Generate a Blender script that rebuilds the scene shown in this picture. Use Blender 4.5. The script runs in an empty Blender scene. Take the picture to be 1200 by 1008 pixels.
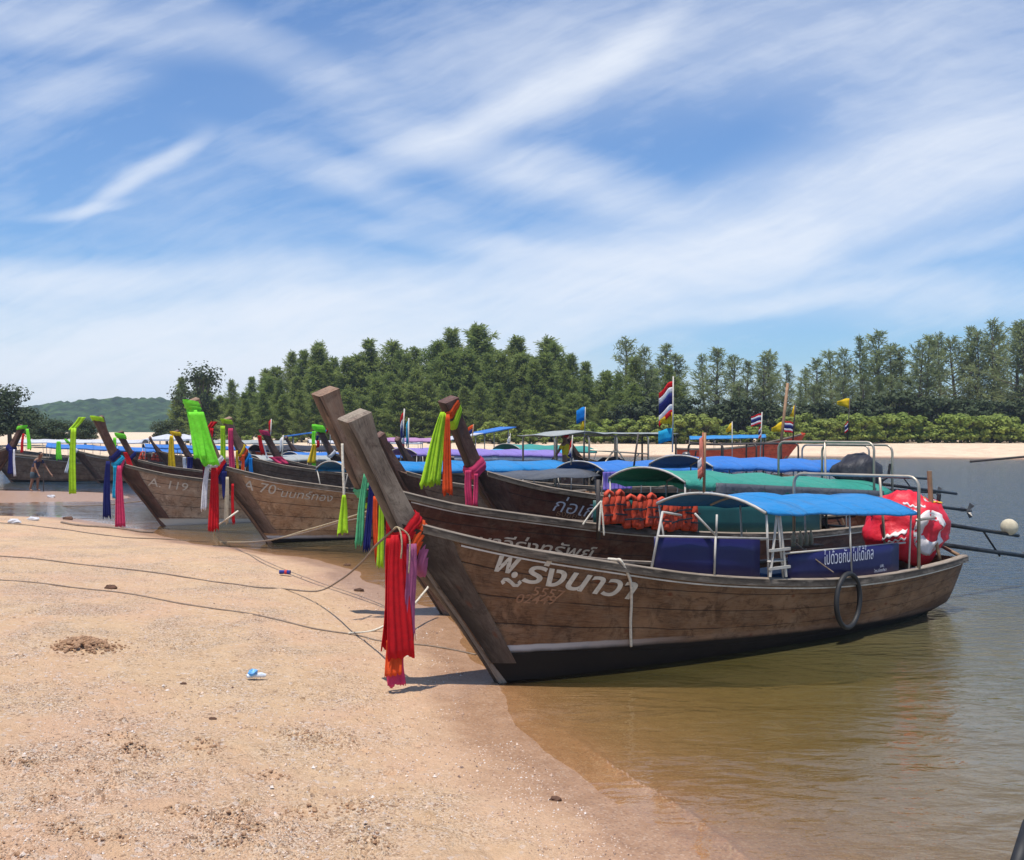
import bpy, bmesh, math, random
import numpy as np
from mathutils import Vector, Matrix, noise as mnoise
random.seed(7); RNG = np.random.default_rng(7)
SC = bpy.context.scene
COL = SC.collection
F = 1150.0; CH = 2.5; HZ = 504.0          # focal length in photo pixels, eye height above the water, horizon row

# ---------------------------------------------------------------- camera
cam_d = bpy.data.cameras.new('camera'); cam = bpy.data.objects.new('camera', cam_d); COL.objects.link(cam)
cam.location = (0, 0, CH); cam.rotation_euler = (math.radians(90), 0, 0)
cam_d.sensor_width = 36; cam_d.lens = 36 * F / 1200; cam_d.clip_start = 0.05; cam_d.clip_end = 6000
SC.camera = cam

# ---------------------------------------------------------------- light
SUN_DIR = Vector((-0.12, -0.235, 0.95)).normalized()      # towards the sun
elev = math.asin(SUN_DIR.z); azim = math.atan2(SUN_DIR.x, SUN_DIR.y)
sd_ = bpy.data.lights.new('sun', 'SUN'); sun = bpy.data.objects.new('sun', sd_); COL.objects.link(sun)
sd_.energy = 5.0; sd_.angle = math.radians(0.5); sd_.color = (1.0, 0.94, 0.86)
sun.rotation_euler = SUN_DIR.to_track_quat('Z', 'Y').to_euler()
SC.view_settings.view_transform = 'Standard'; SC.view_settings.look = 'None'
SC.view_settings.gamma = 1; SC.view_settings.exposure = 0.10
SC.cycles.max_bounces = 8; SC.cycles.transparent_max_bounces = 12; SC.cycles.volume_bounces = 0
SC.cycles.sample_clamp_indirect = 4.0

class NT:
    """small helper to write node trees"""
    def __init__(s, tree): s.t = tree
    def n(s, typ, ins=None, **kw):
        nd = s.t.nodes.new(typ)
        for k, v in kw.items(): setattr(nd, k, v)
        if ins:
            for k, v in ins.items():
                sock = nd.inputs[k]
                if isinstance(v, bpy.types.NodeSocket): s.t.links.new(v, sock)
                else: sock.default_value = v
        return nd
    def link(s, a, b): s.t.links.new(a, b)
    def math(s, op, a, b=0.0, c=None, clamp=False):
        nd = s.n('ShaderNodeMath', operation=op, use_clamp=clamp)
        for i, v in enumerate([a, b] + ([c] if c is not None else [])):
            if isinstance(v, bpy.types.NodeSocket): s.t.links.new(v, nd.inputs[i])
            else: nd.inputs[i].default_value = v
        return nd.outputs[0]
    def mix(s, fac, a, b, blend='MIX'):
        nd = s.n('ShaderNodeMix', data_type='RGBA', blend_type=blend)
        for i, v in ((0, fac), (6, a), (7, b)):
            if isinstance(v, bpy.types.NodeSocket): s.t.links.new(v, nd.inputs[i])
            elif i == 0: nd.inputs[i].default_value = v
            else: nd.inputs[i].default_value = (*v[:3], 1)
        return nd.outputs[2]
    def ramp(s, fac, a, b, x=0.0, y=1.0):
        nd = s.n('ShaderNodeMapRange', clamp=True)
        s.t.links.new(fac, nd.inputs[0])
        nd.inputs[1].default_value = a; nd.inputs[2].default_value = b
        nd.inputs[3].default_value = x; nd.inputs[4].default_value = y
        return nd.outputs[0]
    def noise(s, vec, scale, detail=3, rough=0.55, dist=0.0):
        nd = s.n('ShaderNodeTexNoise')
        if vec is not None: s.t.links.new(vec, nd.inputs['Vector'])
        nd.inputs['Scale'].default_value = scale; nd.inputs['Detail'].default_value = detail
        nd.inputs['Roughness'].default_value = rough; nd.inputs['Distortion'].default_value = dist
        return nd
    def map(s, vec, scale=(1, 1, 1), loc=(0, 0, 0), rot=(0, 0, 0)):
        nd = s.n('ShaderNodeMapping')
        s.t.links.new(vec, nd.inputs[0])
        nd.inputs['Scale'].default_value = scale; nd.inputs['Location'].default_value = loc; nd.inputs['Rotation'].default_value = rot
        return nd.outputs[0]

# ---------------------------------------------------------------- world: sky with thin cirrus
world = bpy.data.worlds.new('World'); SC.world = world; world.use_nodes = True
wt = world.node_tree; wt.nodes.clear(); N = NT(wt)
sky = N.n('ShaderNodeTexSky', sky_type='NISHITA', sun_disc=False, sun_elevation=elev, sun_rotation=azim)
sky.air_density = 1.1; sky.dust_density = 0.6; sky.ozone_density = 2.2; sky.altitude = 0
tc = N.n('ShaderNodeTexCoord'); D = tc.outputs['Generated']
sep = N.n('ShaderNodeSeparateXYZ', {0: D})
az = N.math('DIVIDE', sep.outputs[0], N.math('MAXIMUM', sep.outputs[1], 0.15))      # tangent of the bearing
hor = N.math('SQRT', N.math('ADD', N.math('MULTIPLY', sep.outputs[0], sep.outputs[0]), N.math('MULTIPLY', sep.outputs[1], sep.outputs[1])))
el = N.math('DIVIDE', sep.outputs[2], N.math('MAXIMUM', hor, 0.05))
# elevation measured as tan against the y axis (bearing-true cloud sheet)
ey = N.math('DIVIDE', sep.outputs[2], N.math('MAXIMUM', sep.outputs[1], 0.15))
cv = N.n('ShaderNodeCombineXYZ', {0: az, 1: ey, 2: 0.0}).outputs[0]
def streak(cx, cy, rx, ry, ang, amp, soft=1.0):
    # one soft bank of cloud: bearing cx, height cy (both as tangents), radii, tilt
    m = N.map(N.map(cv, loc=(-cx, -cy, 0)), rot=(0, 0, -math.radians(ang)))
    s2 = N.n('ShaderNodeVectorMath', {0: m, 1: (1 / rx, 1 / ry, 0)}, operation='MULTIPLY').outputs[0]
    ln = N.n('ShaderNodeVectorMath', {0: s2}, operation='LENGTH').outputs['Value']
    nd = N.n('ShaderNodeMapRange', interpolation_type='SMOOTHSTEP', clamp=True)
    N.link(ln, nd.inputs[0]); nd.inputs[1].default_value = 0.0; nd.inputs[2].default_value = 1.0
    nd.inputs[3].default_value = amp; nd.inputs[4].default_value = 0.0
    return nd.outputs[0]
def T(px, py): return ((px - 600) / F, (504 - py) / F)
warp = N.noise(cv, 2.6, 4, 0.6); wv = N.n('ShaderNodeVectorMath', {0: warp.outputs['Color'], 1: (0.5, 0.5, 0.5)}, operation='SUBTRACT').outputs[0]
wv = N.n('ShaderNodeVectorMath', {0: wv, 1: (0.10, 0.06, 0)}, operation='MULTIPLY').outputs[0]
cv0 = cv; cv = N.n('ShaderNodeVectorMath', {0: cv0, 1: wv}, operation='ADD').outputs[0]
CLOUDS = [  # px, py, rx, ry (px), tilt, amp
    (60, 405, 560, 80, 2, 0.62), (440, 385, 560, 75, 8, 0.62), (780, 325, 330, 50, 16, 0.42), (300, 460, 700, 50, 0, 0.45), (100, 322, 420, 22, 2, 0.40), (420, 345, 330, 20, 14, 0.20),
    (585, 135, 250, 26, 22, 0.62), (740, 62, 150, 22, 38, 0.34), (640, 205, 260, 34, -14, 0.46), (960, 240, 360, 62, 15, 0.52), (1120, 190, 260, 90, 10, 0.34), (410, 215, 200, 22, -20, 0.22),
    (172, 206, 100, 12, 28, 0.40), (225, 180, 46, 12, 38, 0.24), (100, 243, 84, 7, 8, 0.34), (85, 112, 120, 30, 10, 0.26), (90, 30, 300, 34, -8, 0.30), (300, 55, 260, 30, -28, 0.22),
    (900, 352, 230, 14, 10, 0.42), (1060, 300, 200, 16, 14, 0.30), (1100, 345, 200, 30, 4, 0.34), (720, 60, 420, 90, 8, 0.20), (1060, 60, 320, 90, -3, 0.24), (600, 290, 260, 16, -8, 0.26)]
acc = None
for (px, py, rx, ry, an, am) in CLOUDS:
    a, b = T(px, py); s_ = streak(a, b, rx * 1.2 / F, ry * 1.45 / F, an, am)
    acc = s_ if acc is None else N.math('ADD', acc, s_)
def fibre(rot, sc, loc, det=9, rgh=.62, k=1.0):
    return N.noise(N.map(N.map(cv, rot=(0, 0, math.radians(rot))), scale=sc, loc=loc), k, det, rgh, 0.25).outputs[0]
f1 = fibre(-16, (2.2, 20, 1), (0, 0, 0)); f2 = fibre(-24, (5, 48, 1), (3, 1, 0), 7, .65); f3 = fibre(-4, (2.0, 12, 1), (7, 2, 0)); f4 = N.noise(cv, 4.0, 8, .6, .3).outputs[0]; f5 = fibre(12, (3, 26, 1), (1, 6, 0), 8, .65)
wisp = N.math('ADD', N.math('ADD', N.math('MULTIPLY', f1, .26), N.math('MULTIPLY', f2, .18)), N.math('ADD', N.math('MULTIPLY', f3, .22), N.math('ADD', N.math('MULTIPLY', f4, .28), N.math('MULTIPLY', f5, .12))))
wm = N.math('MULTIPLY', N.math('SUBTRACT', wisp, .51), 4.2)
den = N.math('ADD', N.math('MULTIPLY', acc, N.math('ADD', 1.0, wm)), N.math('MULTIPLY', N.math('MAXIMUM', N.math('ADD', wm, .06), 0.0), 0.36))
den = N.math('ADD', den, 0.03)
cl = N.math('SUBTRACT', 1.0, N.math('EXPONENT', N.math('MULTIPLY', N.math('MAXIMUM', den, 0.0), -1.55)))
cl = N.math('MINIMUM', cl, 0.93)
up = N.ramp(sep.outputs[2], -0.01, 0.03)
cl = N.math('MULTIPLY', cl, up)
cloud_col = N.n('ShaderNodeRGB'); cloud_col.outputs[0].default_value = (8.3, 8.8, 9.6, 1)
skyc = N.mix(1.0, sky.outputs[0], (0.70, 1.02, 1.38), 'MULTIPLY')
wcol = N.mix(cl, skyc, (1, 1, 1)); wt.links.new(cloud_col.outputs[0], wcol.node.inputs[7])
bg = N.n('ShaderNodeBackground', {0: wcol, 1: 0.10})
out = N.n('ShaderNodeOutputWorld', {0: bg.outputs[0]})

# ---------------------------------------------------------------- helpers
def crom(xs, ys, x):
    """Catmull-Rom through a table, clamped at the ends"""
    xs = np.asarray(xs, float); ys = np.asarray(ys, float); x = float(min(max(x, xs[0]), xs[-1]))
    i = int(min(max(np.searchsorted(xs, x) - 1, 0), len(xs) - 2))
    h = xs[i + 1] - xs[i]; t = (x - xs[i]) / h
    d = lambda j: (ys[min(j + 1, len(xs) - 1)] - ys[max(j - 1, 0)]) / (xs[min(j + 1, len(xs) - 1)] - xs[max(j - 1, 0)])
    m0, m1 = d(i) * h, d(i + 1) * h
    return float((2*t**3 - 3*t**2 + 1) * ys[i] + (t**3 - 2*t**2 + t) * m0 + (-2*t**3 + 3*t**2) * ys[i + 1] + (t**3 - t**2) * m1)
def P(px, py, Y): return Vector(((px - 600) / F * Y, Y, CH - (py - HZ) / F * Y))

def tag(o, label=None, cat=None, group=None, kind=None):
    if label: o['label'] = label
    if cat: o['category'] = cat
    if group: o['group'] = group
    if kind: o['kind'] = kind
    return o
def empty(name, loc=(0, 0, 0), rz=0.0, label=None, cat=None, group=None):
    o = bpy.data.objects.new(name, None); COL.objects.link(o); o.location = loc; o.rotation_euler = (0, 0, rz)
    o.empty_display_size = 0.2
    return tag(o, label, cat, group)
def copy_tree(o, parent=None):
    c = o.copy(); COL.objects.link(c); c.parent = parent
    for ch in [x for x in COL.objects if x.parent == o]: copy_tree(ch, c)
    return c

class MB:
    def __init__(s): s.v = []; s.f = []; s.uv = []
    def add(s, vs, fs, uvs=None):
        o = len(s.v); s.v += [tuple(map(float, p)) for p in vs]; s.f += [tuple(i + o for i in f) for f in fs]
        s.uv += list(uvs) if uvs is not None else [(p[0], p[2]) for p in vs]
        return s
    def box(s, c, size, rot=None, taper=1.0):
        a, b, d = [q / 2 for q in size]
        pts = []
        for z in (-1, 1):
            k = taper if z > 0 else 1
            for (x, y) in ((-1, -1), (1, -1), (1, 1), (-1, 1)): pts.append(Vector((x * a * k, y * b * k, z * d)))
        if rot is not None: pts = [rot @ p for p in pts]
        pts = [p + Vector(c) for p in pts]
        return s.add(pts, [(3, 2, 1, 0), (4, 5, 6, 7), (0, 1, 5, 4), (1, 2, 6, 5), (2, 3, 7, 6), (3, 0, 4, 7)])
    def bar(s, p, q, w, h):
        p, q = Vector(p), Vector(q); d = q - p
        rot = d.to_track_quat('X', 'Z').to_matrix()
        return s.box((p + q) / 2, (d.length, w, h), rot)
    def tube(s, pts, r, n=8, closed=False, caps=True):
        pts = [Vector(p) for p in pts]; m = len(pts); rs = r if isinstance(r, (list, tuple)) else [r] * m
        vs = []; up = Vector((0, 0, 1)); prev = None
        for i, p in enumerate(pts):
            if closed: d = pts[(i + 1) % m] - pts[i - 1]
            else: d = pts[min(i + 1, m - 1)] - pts[max(i - 1, 0)]
            d.normalize()
            if prev is None:
                a = d.cross(up)
                if a.length < 0.05: a = d.cross(Vector((1, 0, 0)))
            else: a = prev - d * prev.dot(d)
            a.normalize(); prev = a; b = d.cross(a)
            for k in range(n):
                t = 2 * math.pi * k / n; vs.append(p + (a * math.cos(t) + b * math.sin(t)) * rs[i])
        fs = []
        for i in range(m if closed else m - 1):
            j = (i + 1) % m
            for k in range(n): fs.append((i * n + k, i * n + (k + 1) % n, j * n + (k + 1) % n, j * n + k))
        if not closed and caps: fs.append(tuple(range(n - 1, -1, -1))); fs.append(tuple((m - 1) * n + k for k in range(n)))
        return s.add(vs, fs)
    def grid(s, P_, uv=None, flip=False, close=False):
        """P_ = list of rows of points"""
        m, n = len(P_), len(P_[0]); vs = [p for r in P_ for p in r]; fs = []
        for i in range(m - 1):
            for j in range(n if close else n - 1):
                k = (j + 1) % n; q = (i * n + j, i * n + k, (i + 1) * n + k, (i + 1) * n + j)
                fs.append(q[::-1] if flip else q)
        return s.add(vs, fs, [u for r in uv for u in r] if uv else None)
    def ball(s, c, r, nu=10, nv=7, fn=None):
        rows = []
        for i in range(nv + 1):
            th = math.pi * i / nv; row = []
            for j in range(nu):
                ph = 2 * math.pi * j / nu
                d = Vector((math.sin(th) * math.cos(ph), math.sin(th) * math.sin(ph), math.cos(th)))
                k = fn(d) if fn else 1.0
                rr = r if isinstance(r, (tuple, list)) else (r, r, r)
                row.append(Vector(c) + Vector((d.x * rr[0], d.y * rr[1], d.z * rr[2])) * k)
            rows.append(row)
        return s.grid(rows, close=True, flip=True)
    def build(s, name, m, parent=None, smooth=False, solid=0.0, sub=0, bevel=0.0, offset=-1.0):
        me = bpy.data.meshes.new(name); me.from_pydata(s.v, [], s.f)
        uvl = me.uv_layers.new(name='UVMap')
        idx = np.empty(len(me.loops), dtype=np.int32); me.loops.foreach_get('vertex_index', idx)
        uvl.data.foreach_set('uv', np.asarray(s.uv, dtype=np.float32)[idx].ravel())
        if smooth: me.polygons.foreach_set('use_smooth', [True] * len(me.polygons))
        me.materials.append(m); me.update()
        o = bpy.data.objects.new(name, me); COL.objects.link(o)
        if parent is not None: o.parent = parent
        if solid: md = o.modifiers.new('solid', 'SOLIDIFY'); md.thickness = solid; md.offset = offset
        if bevel: md = o.modifiers.new('bevel', 'BEVEL'); md.width = bevel; md.segments = 2; md.limit_method = 'ANGLE'
        if sub: md = o.modifiers.new('sub', 'SUBSURF'); md.levels = sub; md.render_levels = sub
        return o

# ---------------------------------------------------------------- materials
_mats = {}
def mat(name, col, rough=0.7, metal=0.0, var=0.18, scale=6.0, bump=0.0, bscale=40.0, spec=0.4, trans=0.0, dirt=0.0, coords='Object', sheen=0.0):
    if name in _mats: return _mats[name]
    m = bpy.data.materials.new(name); m.use_nodes = True; t = m.node_tree; t.nodes.clear(); n = NT(t)
    tc = n.n('ShaderNodeTexCoord').outputs[coords]
    a = n.noise(tc, scale, 5, 0.6).outputs[0]
    c = n.mix(n.ramp(a, 0.3, 0.7), [q * (1 - var) for q in col], [min(1, q * (1 + var)) for q in col])
    if dirt:
        d = n.noise(tc, scale * 0.5, 6, 0.7).outputs[0]
        c = n.mix(n.math('MULTIPLY', n.ramp(d, 0.5, 0.68), dirt), c, (0.09, 0.07, 0.05))
    b = n.n('ShaderNodeBsdfPrincipled', {'Base Color': c, 'Roughness': rough, 'Metallic': metal, 'Specular IOR Level': spec})
    if bump:
        h = n.noise(tc, bscale, 4, 0.6).outputs[0]
        bp = n.n('ShaderNodeBump', {'Height': h, 'Strength': bump, 'Distance': 0.02}); t.links.new(bp.outputs[0], b.inputs['Normal'])
    sh = b.outputs[0]
    if trans:
        tr = n.n('ShaderNodeBsdfTranslucent', {0: c}); mx = n.n('ShaderNodeMixShader', {0: trans, 1: sh, 2: tr.outputs[0]}); sh = mx.outputs[0]
    n.n('ShaderNodeOutputMaterial', {0: sh}); _mats[name] = m
    return m
def cloth(name, col, **kw): return mat('cloth_' + name, col, rough=0.75, var=0.15, scale=14, bump=0.25, bscale=60, spec=0.25, trans=0.3, **kw)
C_RED = cloth('red', (0.62, 0.012, 0.02)); C_ORANGE = cloth('orange', (0.80, 0.10, 0.02)); C_PINK = cloth('pink', (0.70, 0.06, 0.16))
C_MAUVE = cloth('mauve', (0.42, 0.12, 0.25)); C_LIME = cloth('lime', (0.45, 0.72, 0.03)); C_GREEN = cloth('green', (0.22, 0.80, 0.05))
C_MINT = cloth('mint', (0.12, 0.50, 0.24)); C_NAVY = cloth('navy', (0.015, 0.02, 0.14)); C_WHITE = cloth('white', (0.72, 0.72, 0.74))
C_YELLOW = cloth('yellow', (0.75, 0.52, 0.02)); C_BLUE = cloth('blue', (0.01, 0.22, 0.60)); C_CYAN = cloth('cyan', (0.02, 0.38, 0.60))
C_BROWN = cloth('brown', (0.17, 0.06, 0.04)); C_LILAC = cloth('lilac', (0.28, 0.20, 0.62)); C_WINE = cloth('wine', (0.18, 0.01, 0.05))
C_CREAM = cloth('cream', (0.66, 0.58, 0.42)); C_SALMON = cloth('salmon', (0.72, 0.25, 0.18))

def wood(name, base, light, dark, seam=0.19, paint=None, paint_shade_z=0.2, stripe=False, gloss=0.5, grey=0.35, rust=0.5):
    m = bpy.data.materials.new(name); m.use_nodes = True; t = m.node_tree; t.nodes.clear(); n = NT(t)
    tc = n.n('ShaderNodeTexCoord'); uv = tc.outputs['UV']; ob = tc.outputs['Object']
    grain = n.noise(n.map(uv, (1.2, 28, 1)), 2.2, 7, 0.65, 0.4).outputs[0]
    fine = n.noise(n.map(uv, (5, 110, 1)), 2.0, 4, 0.6).outputs[0]
    patch = n.noise(n.map(uv, (0.9, 1.6, 1)), 1.7, 5, 0.6, 0.3).outputs[0]
    run = n.noise(n.map(uv, (3.2, 2.4, 1)), 1.6, 6, 0.7, .5).outputs[0]
    c = n.mix(n.ramp(grain, 0.3, 0.7), dark, base)
    c = n.mix(n.math('MULTIPLY', n.ramp(patch, 0.42, 0.66), 0.75), c, light)
    gmix = n.math('MULTIPLY', n.ramp(n.noise(n.map(uv, (1.4, 2.5, 1), loc=(5, 3, 0)), 2.3, 6, 0.7).outputs[0], 0.45, 0.7), grey)
    c = n.mix(gmix, c, (0.30, 0.255, 0.19))
    c = n.mix(n.math('MULTIPLY', n.ramp(run, 0.52, 0.66), 0.6), c, [q * 0.45 for q in dark])
    c = n.mix(n.math('MULTIPLY', n.ramp(n.noise(n.map(uv, (1.1, 1.8, 1), loc=(9, 4, 0)), 2.6, 7, 0.75, 1.0).outputs[0], 0.54, 0.64), 0.75), c, [q * 0.6 for q in dark])
    c = n.mix(n.math('MULTIPLY', n.ramp(fine, 0.45, 0.75), 0.35), c, [min(1, q * 1.5) for q in light])
    sy = n.n('ShaderNodeSeparateXYZ', {0: uv}).outputs[1]
    wob = n.math('MULTIPLY', n.noise(n.map(uv, (0.6, 1.1, 1)), 1.2, 4).outputs[0], 0.07)
    fr = n.math('FRACT', n.math('DIVIDE', n.math('ADD', sy, wob), seam))
    sm = n.math('MULTIPLY', n.ramp(n.math('ABSOLUTE', n.math('SUBTRACT', fr, 0.5)), 0.466, 0.494), n.ramp(n.noise(n.map(uv, (1.3, 3, 1)), 1.6, 5).outputs[0], 0.30, 0.48))
    pid = n.n('ShaderNodeTexWhiteNoise', {0: n.n('ShaderNodeCombineXYZ', {1: n.math('FLOOR', n.math('DIVIDE', n.math('ADD', sy, wob), seam))}).outputs[0]}).outputs[0]
    c = n.mix(n.math('MULTIPLY', pid, 0.35), c, [q * 0.8 for q in dark])
    c = n.mix(n.math('MULTIPLY', sm, 0.85), c, (0.012, 0.009, 0.007))
    if rust:
        v = n.n('ShaderNodeTexVoronoi', {'Vector': n.map(uv, (1.9, 2.9, 1)), 'Scale': 1.7}).outputs['Distance']
        c = n.mix(n.math('MULTIPLY', n.ramp(n.math('ADD', v, n.math('MULTIPLY', grain, 0.14)), 0.22, 0.09), rust), c, (0.13, 0.035, 0.012))
    if paint is not None:  # lower hull colour: keel paint on some boats, painted-in underside shade on most
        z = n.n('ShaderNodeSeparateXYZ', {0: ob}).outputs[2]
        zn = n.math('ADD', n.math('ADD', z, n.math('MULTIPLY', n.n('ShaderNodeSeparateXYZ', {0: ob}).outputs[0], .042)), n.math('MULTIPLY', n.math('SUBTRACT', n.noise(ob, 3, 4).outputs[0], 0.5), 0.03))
        if stripe:
            x = n.n('ShaderNodeSeparateXYZ', {0: ob}).outputs[0]
            wf = n.math('MULTIPLY', n.ramp(zn, paint_shade_z + 0.055, paint_shade_z + 0.045), n.ramp(x, 0.2, 2.2, 0.8, 0.03))
            c = n.mix(wf, c, (0.50, 0.50, 0.50))
        c = n.mix(n.ramp(zn, paint_shade_z + 0.012, paint_shade_z - 0.03), c, paint)
    h = n.math('SUBTRACT', n.math('ADD', n.math('MULTIPLY', grain, 0.35), n.math('MULTIPLY', fine, 0.25)), n.math('MULTIPLY', sm, 1.0))
    bp = n.n('ShaderNodeBump', {'Height': h, 'Strength': 0.55, 'Distance': 0.012})
    b = n.n('ShaderNodeBsdfPrincipled', {'Base Color': c, 'Roughness': n.ramp(patch, 0.3, 0.7, gloss, min(1, gloss + 0.25)), 'Specular IOR Level': 0.22, 'Normal': bp.outputs[0]})
    n.n('ShaderNodeOutputMaterial', {0: b.outputs[0]}); _mats[name] = m
    return m
BOTTOM_SHADE = (0.013, 0.0095, 0.007)  # shade and reflection under the hull, painted as colour on the wet bottom planks
W_B1 = wood('hull_wood_near', (0.205, 0.100, 0.046), (0.31, 0.175, 0.092), (0.072, 0.033, 0.016), 0.205, BOTTOM_SHADE, 0.33, True, 0.62, 0.22, 0.95)
W_B2 = wood('hull_wood_red_dark', (0.095, 0.028, 0.017), (0.16, 0.065, 0.04), (0.04, 0.014, 0.010), 0.21, BOTTOM_SHADE, 0.3, False, 0.38, 0.3, 0.3)
W_B3 = wood('hull_wood_redbrown', (0.12, 0.038, 0.024), (0.19, 0.08, 0.05), (0.05, 0.018, 0.013), 0.2, BOTTOM_SHADE, 0.3, False, 0.42, 0.25, 0.3)
W_TAN = wood('hull_wood_tan', (0.52, 0.29, 0.145), (0.64, 0.42, 0.24), (0.25, 0.115, 0.05), 0.22, BOTTOM_SHADE, 0.12, True, 0.55, 0.4, 0.9)
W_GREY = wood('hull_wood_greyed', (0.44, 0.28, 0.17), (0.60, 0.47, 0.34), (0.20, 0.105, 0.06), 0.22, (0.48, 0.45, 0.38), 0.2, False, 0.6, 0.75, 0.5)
W_FAR = wood('hull_wood_brown', (0.20, 0.11, 0.07), (0.32, 0.21, 0.14), (0.09, 0.05, 0.035), 0.22, BOTTOM_SHADE, 0.15, False, 0.55, 0.4, 0.4)
W_REDP = wood('hull_paint_red', (0.80, 0.085, 0.025), (0.85, 0.15, 0.05), (0.60, 0.05, 0.02), 0.3, (0.25, 0.02, 0.02), 0.1, False, 0.45, 0.1, 0.1)
W_PROW = wood('prow_wood_grey', (0.25, 0.195, 0.145), (0.40, 0.33, 0.25), (0.085, 0.06, 0.045), 9.0, None, gloss=0.6, grey=0.6, rust=0.3)
W_PROWD = wood('prow_wood_dark', (0.13, 0.06, 0.042), (0.21, 0.12, 0.09), (0.055, 0.026, 0.02), 9.0, None, gloss=0.45, grey=0.3, rust=0.2)
W_PROWT = wood('prow_wood_tan', (0.27, 0.16, 0.10), (0.38, 0.26, 0.18), (0.13, 0.075, 0.05), 9.0, None, gloss=0.6, grey=0.35, rust=0.3)
W_STEM = wood('stem_board_wood', (0.10, 0.068, 0.05), (0.20, 0.15, 0.11), (0.045, 0.03, 0.022), 9.0, None, gloss=0.5, grey=0.4, rust=0.6)
W_RAIL = wood('gunwale_wood', (0.27, 0.21, 0.16), (0.46, 0.40, 0.33), (0.12, 0.085, 0.06), 9.0, None, gloss=0.6, grey=0.8, rust=0.1)
W_DECK = wood('deck_wood', (0.20, 0.13, 0.085), (0.30, 0.22, 0.16), (0.09, 0.06, 0.04), 0.16, None, gloss=0.6, grey=0.5, rust=0.3)
M_STRIPE = mat('white_line_paint', (0.62, 0.60, 0.56), 0.6, var=0.25, scale=9, dirt=0.5)
M_STEEL = mat('steel_tube', (0.42, 0.36, 0.28), 0.42, 0.55, 0.25, 8, dirt=0.35)
M_WHITEPOLE = mat('white_pole_paint', (0.46, 0.43, 0.38), 0.5, 0.0, 0.15, 10, dirt=0.5)
M_DARKPOLE = mat('dark_pole', (0.05, 0.04, 0.035), 0.6)
M_BAMBOO = mat('bamboo', (0.26, 0.15, 0.08), 0.6, var=0.3)
M_ROPE = mat('rope_tan', (0.40, 0.32, 0.20), 0.9, var=0.3, scale=30, bump=0.6, bscale=90)
M_ROPEW = mat('rope_pale', (0.62, 0.56, 0.45), 0.9, var=0.2, scale=30, bump=0.6, bscale=90)
M_ROPED = mat('rope_dark', (0.20, 0.15, 0.11), 0.9, var=0.3, scale=30)
M_RUBBER = mat('rubber_black', (0.018, 0.018, 0.019), 0.6, var=0.3, scale=8)
M_ENGINE = mat('engine_metal', (0.035, 0.033, 0.032), 0.45, 0.6, 0.6, 9)
M_ENGINEG = mat('engine_grey', (0.16, 0.15, 0.14), 0.45, 0.6, 0.5, 12)
def tarp(name, col, trans=0.12, dirt=0.25):
    m = bpy.data.materials.new('tarp_' + name); m.use_nodes = True; t = m.node_tree; t.nodes.clear(); n = NT(t)
    tc = n.n('ShaderNodeTexCoord').outputs['Object']
    fade = n.ramp(n.noise(n.map(tc, (.5, 2.2, 1)), 1.3, 6, .65, .6).outputs[0], .38, .68); st = n.ramp(n.noise(n.map(tc, (2.2, .6, 1), loc=(4, 0, 0)), 2.2, 6, .7).outputs[0], .54, .70)
    c = n.mix(n.math('MULTIPLY', fade, .45), [q * .85 for q in col], [q * .72 + .09 for q in col]); c = n.mix(n.math('MULTIPLY', st, dirt * 1.3), c, (0.13, 0.11, 0.085))
    x = n.n('ShaderNodeSeparateXYZ', {0: tc}).outputs[0]; seam = n.ramp(n.math('ABSOLUTE', n.math('SUBTRACT', n.math('FRACT', n.math('DIVIDE', x, .92)), .5)), .484, .492); c = n.mix(n.math('MULTIPLY', seam, .35), c, [q * .4 for q in col])
    wr = n.math('ADD', n.noise(n.map(tc, (1.2, 4.5, 1), rot=(0, 0, .35)), 2.4, 5, .6, 1.2).outputs[0], n.math('MULTIPLY', n.noise(tc, 14, 3, .6).outputs[0], .25))
    bp = n.n('ShaderNodeBump', {'Height': n.math('SUBTRACT', wr, n.math('MULTIPLY', seam, .3)), 'Strength': .7, 'Distance': .05})
    b = n.n('ShaderNodeBsdfPrincipled', {'Base Color': c, 'Roughness': .55, 'Specular IOR Level': .35, 'Normal': bp.outputs[0]}); tr = n.n('ShaderNodeBsdfTranslucent', {0: c})
    mx = n.n('ShaderNodeMixShader', {0: trans, 1: b.outputs[0], 2: tr.outputs[0]}); n.n('ShaderNodeOutputMaterial', {0: mx.outputs[0]}); return m
T_BLUE = tarp('blue', (0.012, 0.25, 0.60)); T_BLUE2 = tarp('royal_blue', (0.03, 0.20, 0.62)); T_GREEN = tarp('green', (0.03, 0.32, 0.23))
T_PURPLE = tarp('purple', (0.30, 0.22, 0.60)); T_WHITE = tarp('white', (0.66, 0.67, 0.72)); T_GREY = tarp('grey', (0.10, 0.11, 0.13))
T_CYAN = tarp('cyan', (0.05, 0.42, 0.72)); T_TEAL = tarp('teal', (0.05, 0.33, 0.27)); T_PINK = tarp('pink', (0.50, 0.25, 0.45)); T_PALE = tarp('pale', (0.42, 0.44, 0.42))
T_BLACK = tarp('black', (0.02, 0.02, 0.03)); T_PANEL = mat('panel_violet', (0.009, 0.008, 0.070), 0.45, var=0.12, scale=2, bump=0.2, bscale=6)
T_DGREEN = mat('panel_green', (0.008, 0.085, 0.078), 0.5, var=0.2, scale=3, bump=0.2, bscale=6)
M_LETTER = mat('letter_paint', (0.58, 0.52, 0.42), 0.7, var=0.25, scale=20, dirt=0.35)
M_LETTERW = mat('letter_white', (0.60, 0.60, 0.66), 0.6, var=0.15, scale=20)
M_LETTERF = mat('letter_faded', (0.33, 0.17, 0.09), 0.8, var=0.3, scale=20, dirt=0.3)

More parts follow.
